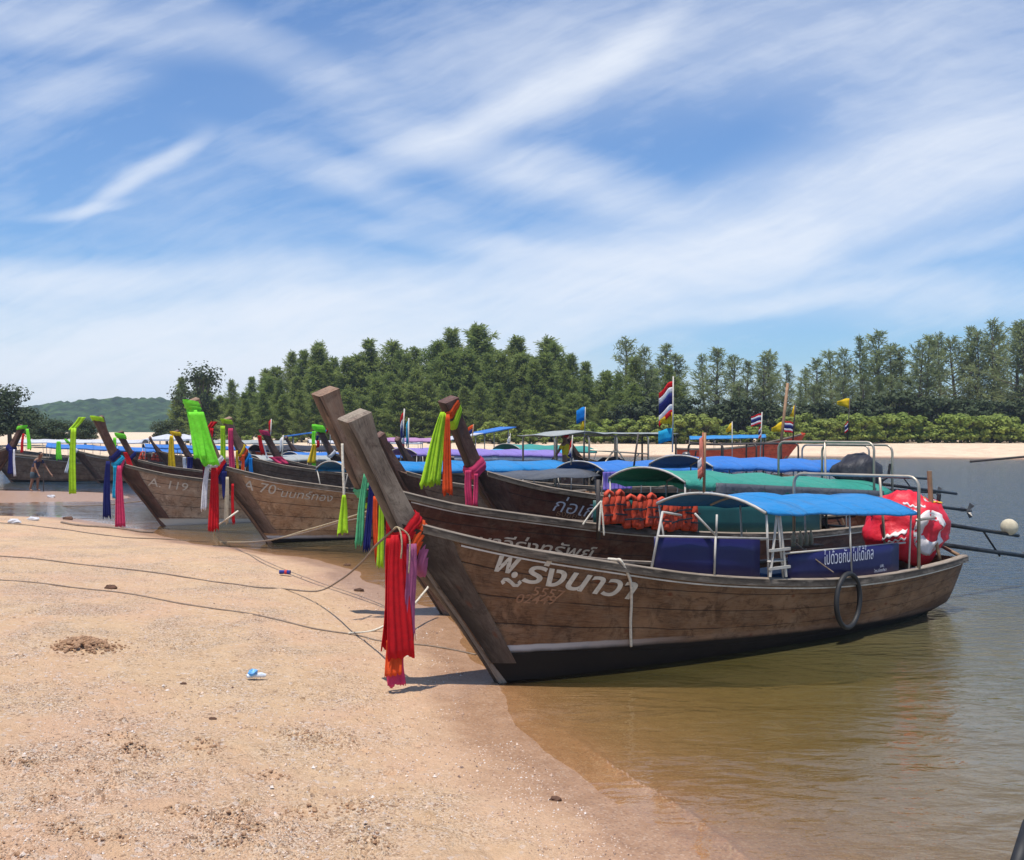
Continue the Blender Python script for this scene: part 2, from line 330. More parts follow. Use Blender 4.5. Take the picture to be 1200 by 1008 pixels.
# ================================================================ setting: sand, water, hills
POLY_NEAR = [(1.9, -30), (1.75, 0), (1.35, 3.5), (.98, 5.7), (.74, 6.4), (.47, 7.26), (.16, 8.3), (-.16, 9.58), (-.5, 11), (-.62, 12.3), (-.95, 13.4),
             (-1.75, 14.9), (-2.75, 17.2), (-4.1, 19.3), (-5.3, 20.2), (-6.9, 21.4), (-9.4, 24.6), (-12.6, 28), (-20, 29.6), (-90, 31), (-90, -30)]
POLY_BAR = [(-13.6, 33.8), (-14.3, 36), (-16.5, 39.5), (-30, 42.5), (-90, 43), (-90, 34), (-24, 33.2)]
POLY_BANK = [(-700, 70), (-120, 62), (-60, 70), (-30, 88), (0, 94), (25, 92), (45, 82), (90, 75), (400, 70), (3000, 400), (3000, 3500), (-3000, 3500), (-3000, 200)]
def sdist(X, Y, poly):
    p = np.array(poly, float); d2 = np.full(X.shape, 1e18); ins = np.zeros(X.shape, bool)
    for i in range(len(p)):
        a, b = p[i], p[(i + 1) % len(p)]; e = b - a
        t = np.clip(((X - a[0]) * e[0] + (Y - a[1]) * e[1]) / (e @ e), 0, 1)
        d2 = np.minimum(d2, (X - a[0] - t * e[0]) ** 2 + (Y - a[1] - t * e[1]) ** 2)
        cr = ((a[1] > Y) != (b[1] > Y))
        with np.errstate(divide='ignore', invalid='ignore'): xi = a[0] + (Y - a[1]) / (b[1] - a[1]) * (b[0] - a[0])
        ins ^= cr & (X < xi)
    return np.where(ins, np.sqrt(d2), -np.sqrt(d2))
def vnoise(X, Y, s, seed=0):
    """smooth value noise, vectorised"""
    x = X / s + seed * 17.3; y = Y / s + seed * 9.1
    xi = np.floor(x).astype(np.int64); yi = np.floor(y).astype(np.int64); fx = x - xi; fy = y - yi
    fx = fx * fx * (3 - 2 * fx); fy = fy * fy * (3 - 2 * fy)
    def hsh(a, b):
        n = (a * 374761393 + b * 668265263 + seed * 1442695) & 0xffffffff
        n = ((n ^ (n >> 13)) * 1274126177) & 0xffffffff
        return ((n ^ (n >> 16)) & 0xffff) / 65535.0
    return (hsh(xi, yi) * (1 - fx) + hsh(xi + 1, yi) * fx) * (1 - fy) + (hsh(xi, yi + 1) * (1 - fx) + hsh(xi + 1, yi + 1) * fx) * fy
def height(X, Y):
    X = np.asarray(X, float); Y = np.asarray(Y, float)
    wob = (vnoise(X, Y, 2.2, 12) - .5) * .34 + (vnoise(X, Y, 1.1, 1) - .5) * .20 + (vnoise(X, Y, .4, 2) - .5) * .08 + (vnoise(X, Y, .13, 19) - .5) * .03
    s1 = sdist(X, Y, POLY_NEAR) + wob; s2 = sdist(X, Y, POLY_BAR) + (vnoise(X, Y, 2.5, 3) - .5) * 1.2; s3 = sdist(X, Y, POLY_BANK) + (vnoise(X, Y, 9, 4) - .5) * 2.0
    land = lambda s, H, k: np.where(s > 0, H * (1 - np.exp(-np.maximum(s, 0) / k)), np.maximum(s * .11, -1.3 + .2 * np.exp(s / 5)))
    h = np.maximum(np.maximum(land(s1, .62, 5.5), land(s2, .10, 4)), land(s3, 1.05, 16))
    h = np.where((s1 < 0) & (s2 < 0) & (s3 < 0) & (X < -2) & (Y > 22) & (Y < 60), np.maximum(h, -.35), h)
    on = np.clip(s1 / 1.2, 0, 1)
    near = np.exp(-np.maximum(Y - 3, 0) / 9.0)
    # lumps, footprints and scuffs of dry sand
    tz = np.clip((vnoise(X, Y, 1.5, 8) + .35 * vnoise(X, Y, .5, 18) - .50) * 4, .12, 1) * np.clip((7.5 - Y) / 3.0 + .35, .35, 1)
    r = (vnoise(X, Y, .8, 5) - .5) * .05 + (vnoise(X, Y, .24, 6) - .5) * .050 * tz + (vnoise(X, Y, .10, 7) - .5) * .034 * tz + (vnoise(X, Y, .045, 17) - .5) * .014 * tz
    h = h + on * near * r + on * (vnoise(X, Y, 3.1, 11) - .5) * .05
    for (cx, cy, rad, dep) in PITS: 
        d = np.sqrt((X - cx) ** 2 + ((Y - cy) * 1.0) ** 2) / rad
        h = h - 1.7 * dep * np.exp(-d * d * 2.2) + dep * .8 * np.exp(-((d - 1.15) / .38) ** 2)
    # low ridge of sand left by the last ripple, at the water's edge
    h = h + .040 * np.exp(-((s1 + .38 + (vnoise(X, Y, .7, 14) - .5) * .16) / .055) ** 2) * np.clip((8.6 - Y) / 1.2, 0, 1)
    return h
PITS = []
def ground_hit(px, py):
    d = P(px, py, 1.0) - Vector((0, 0, CH)); lo, hi = 1.0, 600.0
    for _ in range(40):
        m = (lo + hi) / 2; z = CH + d.z * m
        if z > float(height(d.x * m, m)): lo = m
        else: hi = m
    return Vector((d.x * lo, lo, CH + d.z * lo))
_r = random.Random(3)
_pits = []
for (px, py, rad, dep) in [(100, 758, .16, .02), (345, 862, .10, .035), (385, 868, .14, .04), (570 - 340, 878, .12, .04), (160, 880, .07, .03), (18, 895, .09, .035), (100, 905, .06, .03),
                           (265, 965, .10, .04), (295, 972, .05, .03), (270, 990, .08, .035), (210, 952, .07, .03), (140, 865, .10, .03), (155, 882, .09, .03), (360, 955, .08, .02), (415, 945, .09, .02),
                           (320, 910, .08, .02), (75, 975, .09, .02), (130, 985, .08, .03), (50, 940, .06, .025), (240, 872, .06, .035), (10, 1000, .12, .03), (430, 990, .07, .02)]:
    q = ground_hit(px, py); _pits.append((q.x, q.y, rad * .8, dep))
for _ in range(150):
    px, py = _r.uniform(-150, 520), _r.uniform(700, 1000)
    q = ground_hit(px, py)
    if float(sdist(np.array([q.x]), np.array([q.y]), POLY_NEAR)[0]) > .8: _pits.append((q.x, q.y, _r.uniform(.03, .075), _r.uniform(.010, .034)))
PITS += _pits

def sheet(name, m, ys, nx, zfun, attr=None):
    """one sheet whose rows spread with distance"""
    rows_x = []; T_ = np.linspace(-1, 1, nx); T_ = np.sign(T_) * (np.abs(T_) ** 1.35)
    Yg = np.repeat(ys[:, None], nx, 1); Xg = T_[None, :] * (8.0 + 1.25 * np.maximum(ys, 0)[:, None])
    Zg = zfun(Xg, Yg); n = len(ys)
    co = np.stack([Xg, Yg, Zg], -1).reshape(-1, 3)
    i = np.arange(n - 1)[:, None] * nx + np.arange(nx - 1)[None, :]
    fs = np.stack([i, i + 1, i + 1 + nx, i + nx], -1).reshape(-1, 4)
    me = bpy.data.meshes.new(name); me.vertices.add(len(co)); me.vertices.foreach_set('co', co.ravel())
    me.loops.add(fs.size); me.loops.foreach_set('vertex_index', fs.ravel().astype(np.int32))
    me.polygons.add(len(fs)); me.polygons.foreach_set('loop_start', np.arange(len(fs), dtype=np.int32) * 4); me.polygons.foreach_set('loop_total', np.full(len(fs), 4, dtype=np.int32))
    me.polygons.foreach_set('use_smooth', [True] * len(fs)); me.update(calc_edges=True)
    if attr is not None:
        at = me.attributes.new('depth', 'FLOAT', 'POINT'); at.data.foreach_set('value', attr(Xg, Yg).ravel().astype(np.float32))
    me.materials.append(m); o = bpy.data.objects.new(name, me); COL.objects.link(o); return tag(o, kind='structure')

def sand_material():
    m = bpy.data.materials.new('sand'); m.use_nodes = True; t = m.node_tree; t.nodes.clear(); n = NT(t)
    g = n.n('ShaderNodeNewGeometry').outputs['Position']; z = n.n('ShaderNodeSeparateXYZ', {0: g}).outputs[2]
    big = n.noise(g, .9, 5, .6).outputs[0]; mid = n.noise(g, 5, 5, .6).outputs[0]; fine = n.noise(g, 160, 3, .7).outputs[0]
    c = n.mix(n.ramp(mid, .3, .7), (0.61, 0.405, 0.235), (0.71, 0.50, 0.31))
    c = n.mix(n.ramp(n.n('ShaderNodeSeparateXYZ', {0: g}).outputs[1], 60, 75), c, (0.74, 0.60, 0.42))
    c = n.mix(n.math('MULTIPLY', n.ramp(n.noise(g, .5, 5, .65).outputs[0], .45, .62), .55), c, (0.66, 0.40, 0.27))
    # shell litter patches
    patch = n.math('ADD', n.ramp(n.noise(g, 1.1, 6, .7, .6).outputs[0], .43, .62), n.math('MULTIPLY', n.ramp(fine, .4, .8), .3))
    v = n.n('ShaderNodeTexVoronoi', {'Vector': g, 'Scale': 75.0}); v2 = n.n('ShaderNodeTexVoronoi', {'Vector': g, 'Scale': 33.0})
    r1 = n.n('ShaderNodeSeparateColor', {0: v.outputs['Color']}).outputs[0]; r2 = n.n('ShaderNodeSeparateColor', {0: v2.outputs['Color']}).outputs[1]
    dry = n.ramp(z, .07, .16)
    pm = n.math('MULTIPLY', patch, dry)
    c = n.mix(n.math('MULTIPLY', n.math('MULTIPLY', n.ramp(r1, .55, .8), pm), .75), c, (0.78, 0.64, 0.50))
    c = n.mix(n.math('MULTIPLY', n.math('MULTIPLY', n.ramp(r1, .3, .12), pm), .75), c, (0.20, 0.11, 0.075))
    c = n.mix(n.math('MULTIPLY', n.ramp(r2, .93, .97), n.math('MULTIPLY', dry, .5)), c, (0.74, 0.66, 0.60))
    c = n.mix(n.math('MULTIPLY', n.ramp(r2, .035, .015), .55), c, (0.16, 0.085, 0.055))
    c = n.mix(n.math('MULTIPLY', n.ramp(fine, .3, .75), .3), c, (0.40, 0.25, 0.15))
    # wet sand by height above the water
    wn = n.math('ADD', z, n.math('MULTIPLY', n.math('SUBTRACT', n.noise(g, 1.3, 4).outputs[0], .5), .07))
    wet = n.ramp(wn, .11, .045)
    wet = n.math('ADD', n.math('MULTIPLY', wet, .75), n.math('MULTIPLY', n.ramp(wn, .22, .10), .25))
    wc = n.mix(n.ramp(mid, .35, .65), (0.30, 0.17, 0.095), (0.37, 0.22, 0.13))
    wc = n.mix(n.math('MULTIPLY', n.ramp(n.n('ShaderNodeSeparateColor', {0: v.outputs['Color']}).outputs[1], .8, .95), .4), wc, (0.52, 0.40, 0.30))
    wc = n.mix(n.math('MULTIPLY', n.ramp(r1, .25, .1), .5), wc, (0.16, 0.09, 0.06))
    c = n.mix(wet, c, wc)
    h = n.math('ADD', n.math('MULTIPLY', fine, .35), n.math('ADD', n.math('MULTIPLY', n.noise(g, 45, 4, .7).outputs[0], .9), n.math('MULTIPLY', n.ramp(v.outputs['Distance'], 0, .6, .6, 0), pm)))
    h = n.math('ADD', h, n.math('MULTIPLY', n.noise(g, 14, 4, .6).outputs[0], 1.6))
    bs = n.math('MULTIPLY', n.math('SUBTRACT', 1.0, n.math('MULTIPLY', wet, .8)), 1.0)
    bp = n.n('ShaderNodeBump', {'Height': h, 'Strength': bs, 'Distance': .025})
    b = n.n('ShaderNodeBsdfPrincipled', {'Base Color': c, 'Roughness': n.ramp(wet, 0, 1, .95, .42), 'Specular IOR Level': n.ramp(wet, 0, 1, .1, .45), 'Normal': bp.outputs[0]})
    n.n('ShaderNodeOutputMaterial', {0: b.outputs[0]}); return m
def water_material():
    m = bpy.data.materials.new('river_water'); m.use_nodes = True; t = m.node_tree; t.nodes.clear(); n = NT(t)
    g = n.n('ShaderNodeNewGeometry').outputs['Position']; dep = n.n('ShaderNodeAttribute', attribute_name='depth').outputs['Fac']
    y = n.n('ShaderNodeSeparateXYZ', {0: g}).outputs[1]; x = n.n('ShaderNodeSeparateXYZ', {0: g}).outputs[0]
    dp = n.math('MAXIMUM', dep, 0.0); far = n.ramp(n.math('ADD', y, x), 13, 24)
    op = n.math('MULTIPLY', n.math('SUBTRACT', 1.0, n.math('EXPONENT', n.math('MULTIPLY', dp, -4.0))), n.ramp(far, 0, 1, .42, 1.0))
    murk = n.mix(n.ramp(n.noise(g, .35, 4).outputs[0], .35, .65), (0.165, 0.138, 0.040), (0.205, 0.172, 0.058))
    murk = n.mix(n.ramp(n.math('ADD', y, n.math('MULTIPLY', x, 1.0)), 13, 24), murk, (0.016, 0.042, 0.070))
    # ripples: long soft swell, small wind ripples that grow with open water
    a = n.noise(n.map(g, (.8, 1.5, 1), rot=(0, 0, .5)), 1.1, 3, .5, .6).outputs[0]
    b_ = n.noise(n.map(g, (1, 2.2, 1), rot=(0, 0, .25)), 3.2, 4, .55, .4).outputs[0]
    c_ = n.noise(n.map(g, (.8, 2.0, 1), rot=(0, 0, -.1)), 7, 3, .6).outputs[0]
    open_ = n.math('MAXIMUM', n.ramp(n.math('ADD', y, n.math('MULTIPLY', x, 1.1)), 13, 22), n.ramp(y, 50, 70))
    shore = n.ramp(dep, 0.0, .12, .25, 1.0)
    h = n.math('ADD', n.math('MULTIPLY', a, .042), n.math('ADD', n.math('MULTIPLY', b_, n.math('ADD', .013, n.math('MULTIPLY', open_, .042))), n.math('MULTIPLY', c_, n.math('ADD', .0006, n.math('MULTIPLY', open_, .009)))))
    bp = n.n('ShaderNodeBump', {'Height': h, 'Strength': shore, 'Distance': 1.0})
    df = n.n('ShaderNodeBsdfDiffuse', {0: murk}); tr = n.n('ShaderNodeBsdfTransparent', {0: n.mix(n.math('SUBTRACT', 1.0, n.math('EXPONENT', n.math('MULTIPLY', dp, -3.0))), (0.94, 0.92, 0.84), (0.50, 0.52, 0.24))})
    body = n.n('ShaderNodeMixShader', {0: op, 1: tr.outputs[0], 2: df.outputs[0]})
    gl = n.n('ShaderNodeBsdfGlossy', {0: (1, 1, 1, 1), 'Roughness': n.ramp(far, 0, 1, .03, .11), 'Normal': bp.outputs[0]})
    fr = n.n('ShaderNodeFresnel', {0: 1.58, 'Normal': bp.outputs[0]})
    mx = n.n('ShaderNodeMixShader', {0: fr.outputs[0], 1: body.outputs[0], 2: gl.outputs[0]})
    n.n('ShaderNodeOutputMaterial', {0: mx.outputs[0]}); return m
M_SAND = sand_material(); M_WATER = water_material()
ysn = np.concatenate([np.linspace(-12, 1.5, 30)[:-1], np.geomspace(3.2, 16, 460) - 1.7, np.geomspace(14.5, 900, 260)[1:]])
sheet('sand', M_SAND, ysn, 620, height)
ysw = np.concatenate([np.linspace(-12, 3, 30)[:-1], np.geomspace(3, 700, 300)])
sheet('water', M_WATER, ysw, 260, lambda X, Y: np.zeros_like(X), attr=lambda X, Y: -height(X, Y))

# small shell and stone litter over the near beach
def scatter_shells():
    M_SH = bpy.data.materials.new('shell_bits'); M_SH.use_nodes = True; t = M_SH.node_tree; t.nodes.clear(); n = NT(t)
    g = n.n('ShaderNodeNewGeometry'); rr = n.n('ShaderNodeTexWhiteNoise', {0: n.map(n.n('ShaderNodeTexCoord').outputs['UV'], (1, 1, 1))}, noise_dimensions='3D')
    s = n.n('ShaderNodeSeparateColor', {0: rr.outputs['Color']})
    c = n.mix(n.ramp(s.outputs[0], .55, .6), (0.66, 0.50, 0.38), (0.40, 0.24, 0.16)); c = n.mix(n.ramp(s.outputs[0], .72, .76), c, (0.13, 0.07, 0.05)); c = n.mix(n.ramp(s.outputs[1], .84, .88), c, (0.70, 0.64, 0.58))
    b = n.n('ShaderNodeBsdfPrincipled', {'Base Color': c, 'Roughness': .7}); n.n('ShaderNodeOutputMaterial', {0: b.outputs[0]})
    mb = MB(); r = random.Random(11); cand = []
    for _ in range(80000):
        y = 3.4 + (r.random() ** 1.7) * 13; x = r.uniform(-1, 1) * (1.5 + y * .62) - 1.0
        cand.append((x, y))
    c_ = np.array(cand); sd = sdist(c_[:, 0], c_[:, 1], POLY_NEAR); pn = vnoise(c_[:, 0], c_[:, 1], .9, 21) + .45 * vnoise(c_[:, 0], c_[:, 1], .3, 22); hh = height(c_[:, 0], c_[:, 1])
    for i, (x, y) in enumerate(cand):
        if sd[i] < .25 or pn[i] < .62: continue
        s = r.uniform(.003, .009) * (1.0 if r.random() < .97 else 2.1); a = r.uniform(0, 6.28); z = hh[i] + s * .15; k = r.uniform(.4, .9); u = (i * .37 % 97, i * .73 % 89)
        ca, sa = math.cos(a), math.sin(a)
        pts = [(x + ca * s, y + sa * s, z), (x - sa * s * k, y + ca * s * k, z), (x - ca * s, y - sa * s, z), (x + sa * s * k, y - ca * s * k, z), (x + r.uniform(-.3, .3) * s, y + r.uniform(-.3, .3) * s, z + s * r.uniform(.5, 1.1))]
        mb.add(pts, [(0, 1, 4), (1, 2, 4), (2, 3, 4), (3, 0, 4)], [u] * 5)
    tag(mb.build('shell_litter', M_SH), 'broken shells and small stones littering the dry sand', 'shells', kind='stuff')
scatter_shells()

# hills on the skyline, left
def hills():
    m = bpy.data.materials.new('hill_forest'); m.use_nodes = True; t = m.node_tree; t.nodes.clear(); n = NT(t)
    g = n.n('ShaderNodeNewGeometry').outputs['Position']
    a = n.noise(g, .06, 6, .65).outputs[0]; v = n.n('ShaderNodeTexVoronoi', {'Vector': g, 'Scale': .16}).outputs['Distance']
    c = n.mix(n.ramp(a, .35, .65), (0.018, 0.045, 0.014), (0.07, 0.12, 0.035)); c = n.mix(n.ramp(v, .2, .9), c, (0.015, 0.03, 0.014))
    b = n.n('ShaderNodeBsdfPrincipled', {'Base Color': c, 'Roughness': .9, 'Specular IOR Level': .1}); n.n('ShaderNodeOutputMaterial', {0: b.outputs[0]})
    nx, ny = 420, 60; xs = np.linspace(-620, 60, nx); ys = np.linspace(620, 860, ny); X, Y = np.meshgrid(xs, ys)
    pxs = 600 + xs / 760 * F
    top = np.interp(pxs, [-400, -200, -60, 30, 70, 110, 150, 190, 230, 300, 420, 700], [495, 470, 478, 484, 477, 472.5, 471, 471.5, 474, 468, 478, 500])
    H = CH + (504 - top) / F * 740 * 1.0
    prof = np.interp(ys, [620, 640, 740, 860], [0, .22, 1.0, .7])
    Z = prof[:, None] * H[None, :] * (1 + .10 * (vnoise(X, Y, 60, 31) - .5)) + (vnoise(X, Y, 8, 32) * 4.0 + vnoise(X, Y, 3.6, 33) * 2.5) * np.clip(prof[:, None] * 4, 0, 1) - 1.5
    mb = MB(); mb.grid([[(X[i, j], Y[i, j], Z[i, j]) for j in range(nx)] for i in range(ny)])
    tag(mb.build('hills', m, smooth=False), kind='structure')
hills()

# ================================================================ trees
def leaf_mat(name, dark, light, trans=.25, tint=(0.10, 0.10, 0.03)):
    m = bpy.data.materials.new(name); m.use_nodes = True; t = m.node_tree; t.nodes.clear(); n = NT(t)
    oi = n.n('ShaderNodeObjectInfo').outputs['Random']; tc = n.n('ShaderNodeTexCoord').outputs['Object']
    a = n.noise(tc, .55, 4, .6).outputs[0]; u = n.n('ShaderNodeSeparateXYZ', {0: n.n('ShaderNodeTexCoord').outputs['UV']}).outputs[0]
    c = n.mix(n.math('ADD', n.math('MULTIPLY', n.ramp(a, .35, .65), .55), n.math('MULTIPLY', u, .45)), dark, light)
    c = n.mix(n.math('MULTIPLY', oi, .45), c, tint)
    d = n.n('ShaderNodeBsdfPrincipled', {'Base Color': c, 'Roughness': .65, 'Specular IOR Level': .25}); tr = n.n('ShaderNodeBsdfTranslucent', {0: c})
    mx = n.n('ShaderNodeMixShader', {0: trans, 1: d.outputs[0], 2: tr.outputs[0]}); n.n('ShaderNodeOutputMaterial', {0: mx.outputs[0]}); return m
L_CAS = leaf_mat('casuarina_needles', (0.090, 0.140, 0.038), (0.30, 0.375, 0.095), .5, (0.27, 0.30, 0.09))
L_CASR = leaf_mat('casuarina_needles_grey', (0.105, 0.145, 0.060), (0.31, 0.37, 0.155), .5, (0.26, 0.29, 0.13))
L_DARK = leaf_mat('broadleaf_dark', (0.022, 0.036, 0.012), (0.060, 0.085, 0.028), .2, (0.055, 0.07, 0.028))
L_BUSH = leaf_mat('bush_leaves', (0.13, 0.19, 0.038), (0.35, 0.43, 0.08), .4, (0.29, 0.31, 0.075))
M_BARK = mat('bark', (0.12, 0.095, 0.075), 0.9, var=.35, scale=4, bump=.5, bscale=10)

def casuarina(H, spread, dens, seed, lm, open_=0.0, base=.12, top_w=.25):
    r = random.Random(seed); root = empty('casuarina_tree')
    tr = MB(); lean = r.uniform(-.05, .05); pts = []; rs = []
    for i in range(9):
        t = i / 8; pts.append((lean * H * t + .12 * math.sin(t * 5 + seed), .1 * math.cos(t * 4 + seed), H * t)); rs.append(.015 * H * (1 - t) + .02)
    tr.tube(pts, rs, 7)
    lv = MB(); nb = int(46 * dens)
    for b in range(nb):
        t = base + (1 - base) * ((b + r.random()) / nb) ** .92
        if open_ and r.random() < open_ * .55: continue
        ph = b * 2.4 + r.uniform(-.5, .5); w = spread * H * ((1 - t) ** .68 * (1 - top_w * .3) * (1 + .25 * math.sin(t * 9 + seed + ph * .5)) + .035) * r.uniform(.45, 1.25) * (1 if t > .3 else .6 + 1.3 * t)
        c = Vector((np.interp(t, [0, 1], [0, lean * H]), 0, H * t)); up = r.uniform(.25, .75) + .55 * t + open_ * .6; d = Vector((math.cos(ph), math.sin(ph), up)).normalized()
        end = c + d * w; tr.tube([c, (c + end) / 2 + Vector((0, 0, -.03 * w)), end], [.010 * H * (1 - t) + .015, .02, .008], 4, caps=False)
        ns = int((12 + 40 * w / (spread * H)) * dens ** .5)
        for k in range(ns):
            q = .12 + .9 * r.random(); p = c + d * w * q; side = Vector((-d.y, d.x, 0)) * r.uniform(-.34, .34) * w * (1.1 - .6 * q)
            p = p + side + Vector((0, 0, r.uniform(-.12, .18)))
            L = r.uniform(.26, .62) * (H / 13) ** .5; wd = r.uniform(.03, .075)
            dr = Vector((d.x * .6 + r.uniform(-.5, .5), d.y * .6 + r.uniform(-.5, .5), r.uniform(-.55, .75) + .2 * q)).normalized()
            a = dr.cross(Vector((r.uniform(-1, 1), r.uniform(-1, 1), r.uniform(-.3, 1)))).normalized() * wd; u = r.random()
            lv.add([p - a * .4, p + a * .4, p + dr * L + a, p + dr * L * 1.12 - a * .3], [(0, 1, 2, 3)], [(u, 0)] * 4)
            if r.random() < .5:
                a2 = dr.cross(a).normalized() * wd; dr2 = (dr + Vector((r.uniform(-.6, .6), r.uniform(-.6, .6), -.3))).normalized()
                lv.add([p - a2 * .4, p + a2 * .4, p + dr2 * L * .8 + a2, p + dr2 * L * .9 - a2 * .4], [(0, 1, 2, 3)], [(u * .7, 0)] * 4)
    tr.build('trunk', M_BARK, root, smooth=True); lv.build('crown', lm, root); return root
def broadleaf(name, H, W, seed, lm, leaf=.32, n=3000, trunk=True):
    r = random.Random(seed); root = empty(name); tr = MB()
    tr.tube([(0, 0, 0), (.1, 0, H * .25), (.0, .1, H * .5)], [.035 * H, .028 * H, .015 * H], 8)
    cl = []
    for k in range(16 if trunk else 34):
        a = r.uniform(0, 6.28); q = r.random() ** .5; z = H * (r.uniform(.30, .86) if trunk else r.uniform(.08, .80)); wz = math.sqrt(max(.05, 1 - ((z / H - .5) / .5) ** 2))
        cl.append((Vector((math.cos(a) * q * W * wz * .75, math.sin(a) * q * W * wz * .75, z)), H * (r.uniform(.12, .22) if trunk else r.uniform(.06, .15))))
    for c, rad in cl: tr.tube([(0, 0, H * r.uniform(.2, .4)), c], [.012 * H, .005 * H], 5, caps=False)
    lv = MB()
    for _ in range(n):
        c, rad = r.choice(cl); d = Vector((r.gauss(0, 1), r.gauss(0, 1), r.gauss(0, 1))).normalized(); q = rad * (r.random() ** .35) * r.uniform(.8, 1.15)
        p = c + Vector((d.x * q * 1.15, d.y * q * 1.15, d.z * q * .85))
        if p.z < .15: p.z = .15 + r.random() * .3
        nrm = (d + Vector((r.uniform(-.7, .7), r.uniform(-.7, .7), r.uniform(-.2, .9)))).normalized(); a = nrm.cross(Vector((r.uniform(-1, 1), r.uniform(-1, 1), .3))).normalized() * leaf * r.uniform(.5, 1); b = nrm.cross(a).normalized() * leaf * r.uniform(.3, .7); u = r.random()
        lv.add([p - a, p - b, p + a, p + b * 1.2], [(0, 1, 2, 3)], [(u, 0)] * 4)
    tr.build('trunk', M_BARK, root, smooth=True); lv.build('crown', lm, root); return root

TOPS = [(180, 474), (205, 452), (222, 436), (250, 430), (268, 450), (300, 434), (340, 420), (380, 409), (405, 402), (430, 404), (470, 400), (500, 394), (545, 387), (590, 390), (620, 404),
        (650, 399), (680, 412), (710, 425), (735, 399), (762, 412), (795, 416), (812, 452), (826, 418), (850, 412), (872, 424), (900, 420), (932, 436), (958, 428), (990, 412), (1020, 394), (1045, 408), (1072, 402),
        (1100, 394), (1128, 390), (1160, 382), (1195, 379), (1240, 384), (1300, 392), (1400, 400)]
tx = [a for a, b in TOPS]; ty = [b for a, b in TOPS]
def plant(proto, first, px, topy, Y, H0, label, group, rnd, wide=1.0):
    base = float(height(np.array([(px - 600) / F * Y]), np.array([Y]))[0]) - .05
    H = CH + (504 - topy) / F * Y - base; H = max(H, 1.0)
    o = proto if first else copy_tree(proto)
    o.location = ((px - 600) / F * Y, Y, base); s = H / H0; o.scale = (s * wide, s * wide, s); o.rotation_euler = (rnd.uniform(-.05, .05), rnd.uniform(-.06, .06), rnd.uniform(0, 6.28))
    tag(o, label, 'bush' if 'bush' in label or 'shrub' in label else 'tree', group); return o
def forest():
    r = random.Random(5)
    dense = [casuarina(13, .22 + .03 * i, 2.4, 40 + i, L_CAS, 0, .03) for i in range(4)]
    open_ = [casuarina(14, .25 + .03 * i, 1.35, 60 + i, L_CASR, .40, .16) for i in range(4)]
    used = set()
    def put(lst, px, ty_, Y, lab, grp, wide=1.0, H0=13):
        p = r.choice(lst); f = p.name not in used; used.add(p.name); plant(p, f, px, ty_, Y, H0, lab, grp, r, wide)
    G1 = 'casuarinas in the dense wood on the far bank'; G2 = 'tall open casuarinas on the right of the far bank'
    LB, LM, LF = 'tall casuarina standing in the back row of the dense wood beyond the river', 'mid green casuarina in the middle of the dense wood beyond the river', 'young feathery casuarina at the front edge of the dense wood beyond the river'
    px = 205
    while px < 720:
        t = np.interp(px, tx, ty); put(dense, px + r.uniform(-4, 4), t + r.uniform(-6, 20), 142 + r.uniform(-4, 4), LB, G1, r.uniform(1.1, 1.9)); px += r.uniform(12, 18)
    px = 268
    while px < 800:
        t = np.interp(px, tx, ty); put(dense, px, t + (500 - t) * r.uniform(.16, .38), 133 + r.uniform(-3, 3), LM, G1, r.uniform(1.2, 1.9)); px += r.uniform(15, 23)
    px = 250
    while px < 790:
        t = np.interp(px, tx, ty); put(dense, px, t + (500 - t) * r.uniform(.42, .66), 126 + r.uniform(-2, 2), LF, G1, r.uniform(1.4, 2.1)); px += r.uniform(15, 24)
    LR = 'tall open casuarina with sky showing through, right of the dense wood beyond the river'; LR2 = 'lower greyish casuarina between the tall open ones beyond the river'
    for px, t in [(735, 399), (757, 411), (775, 408), (793, 418), (826, 419), (843, 412), (858, 420), (876, 426), (893, 419), (905, 414), (922, 430), (942, 436), (960, 424), (978, 414), (992, 412), (1012, 399), (1026, 391), (1045, 408), (1056, 412),
                  (1076, 404), (1086, 397), (1102, 395), (1120, 399), (1136, 388), (1146, 392), (1165, 379), (1172, 388), (1190, 383), (1203, 380), (1225, 386), (1260, 390), (1290, 384), (1330, 395)]:
        put(open_, px, t - 2, 134 + r.uniform(-5, 8), LR, G2, r.uniform(1.1, 1.75), 14)
    for k in range(15):
        px = r.uniform(815, 1300); t = np.interp(px, tx, ty); put(open_, px, t + (500 - t) * r.uniform(.3, .55), 128 + r.uniform(-3, 3), LR2, G2, 1.3, 14)
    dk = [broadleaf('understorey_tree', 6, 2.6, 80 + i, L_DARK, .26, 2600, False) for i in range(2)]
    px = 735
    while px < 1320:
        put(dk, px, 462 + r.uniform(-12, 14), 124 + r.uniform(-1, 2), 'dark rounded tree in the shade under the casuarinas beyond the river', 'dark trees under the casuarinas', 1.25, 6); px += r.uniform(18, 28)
    bu = [broadleaf('bush', 3.2, 2.0, 90 + i, L_BUSH, .17, 2800, False) for i in range(3)]
    px = 560
    while px < 1320:
        lo = 503 if px < 700 else 492
        put(bu, px, lo + r.uniform(-15, 13), 118.5 + r.uniform(-1, 1.5), 'bright green bush at the top of the far sandbank', 'bright bushes along the far sandbank', 1.35, 3.2); px += r.uniform(13, 20)
    for px in range(215, 560, 26): put(bu, px + r.uniform(-6, 6), 508 + r.uniform(-4, 4), 119, 'bright green bush at the top of the far sandbank', 'bright bushes along the far sandbank', 1.3, 3.2)
    # left
    sp = broadleaf('spreading_tree', 12, 5.0, 99, L_DARK, .3, 2600); plant(sp, True, 236, 428, 128, 12 * .98, 'tall loose spreading tree at the left end of the dense wood', None, r, .95)
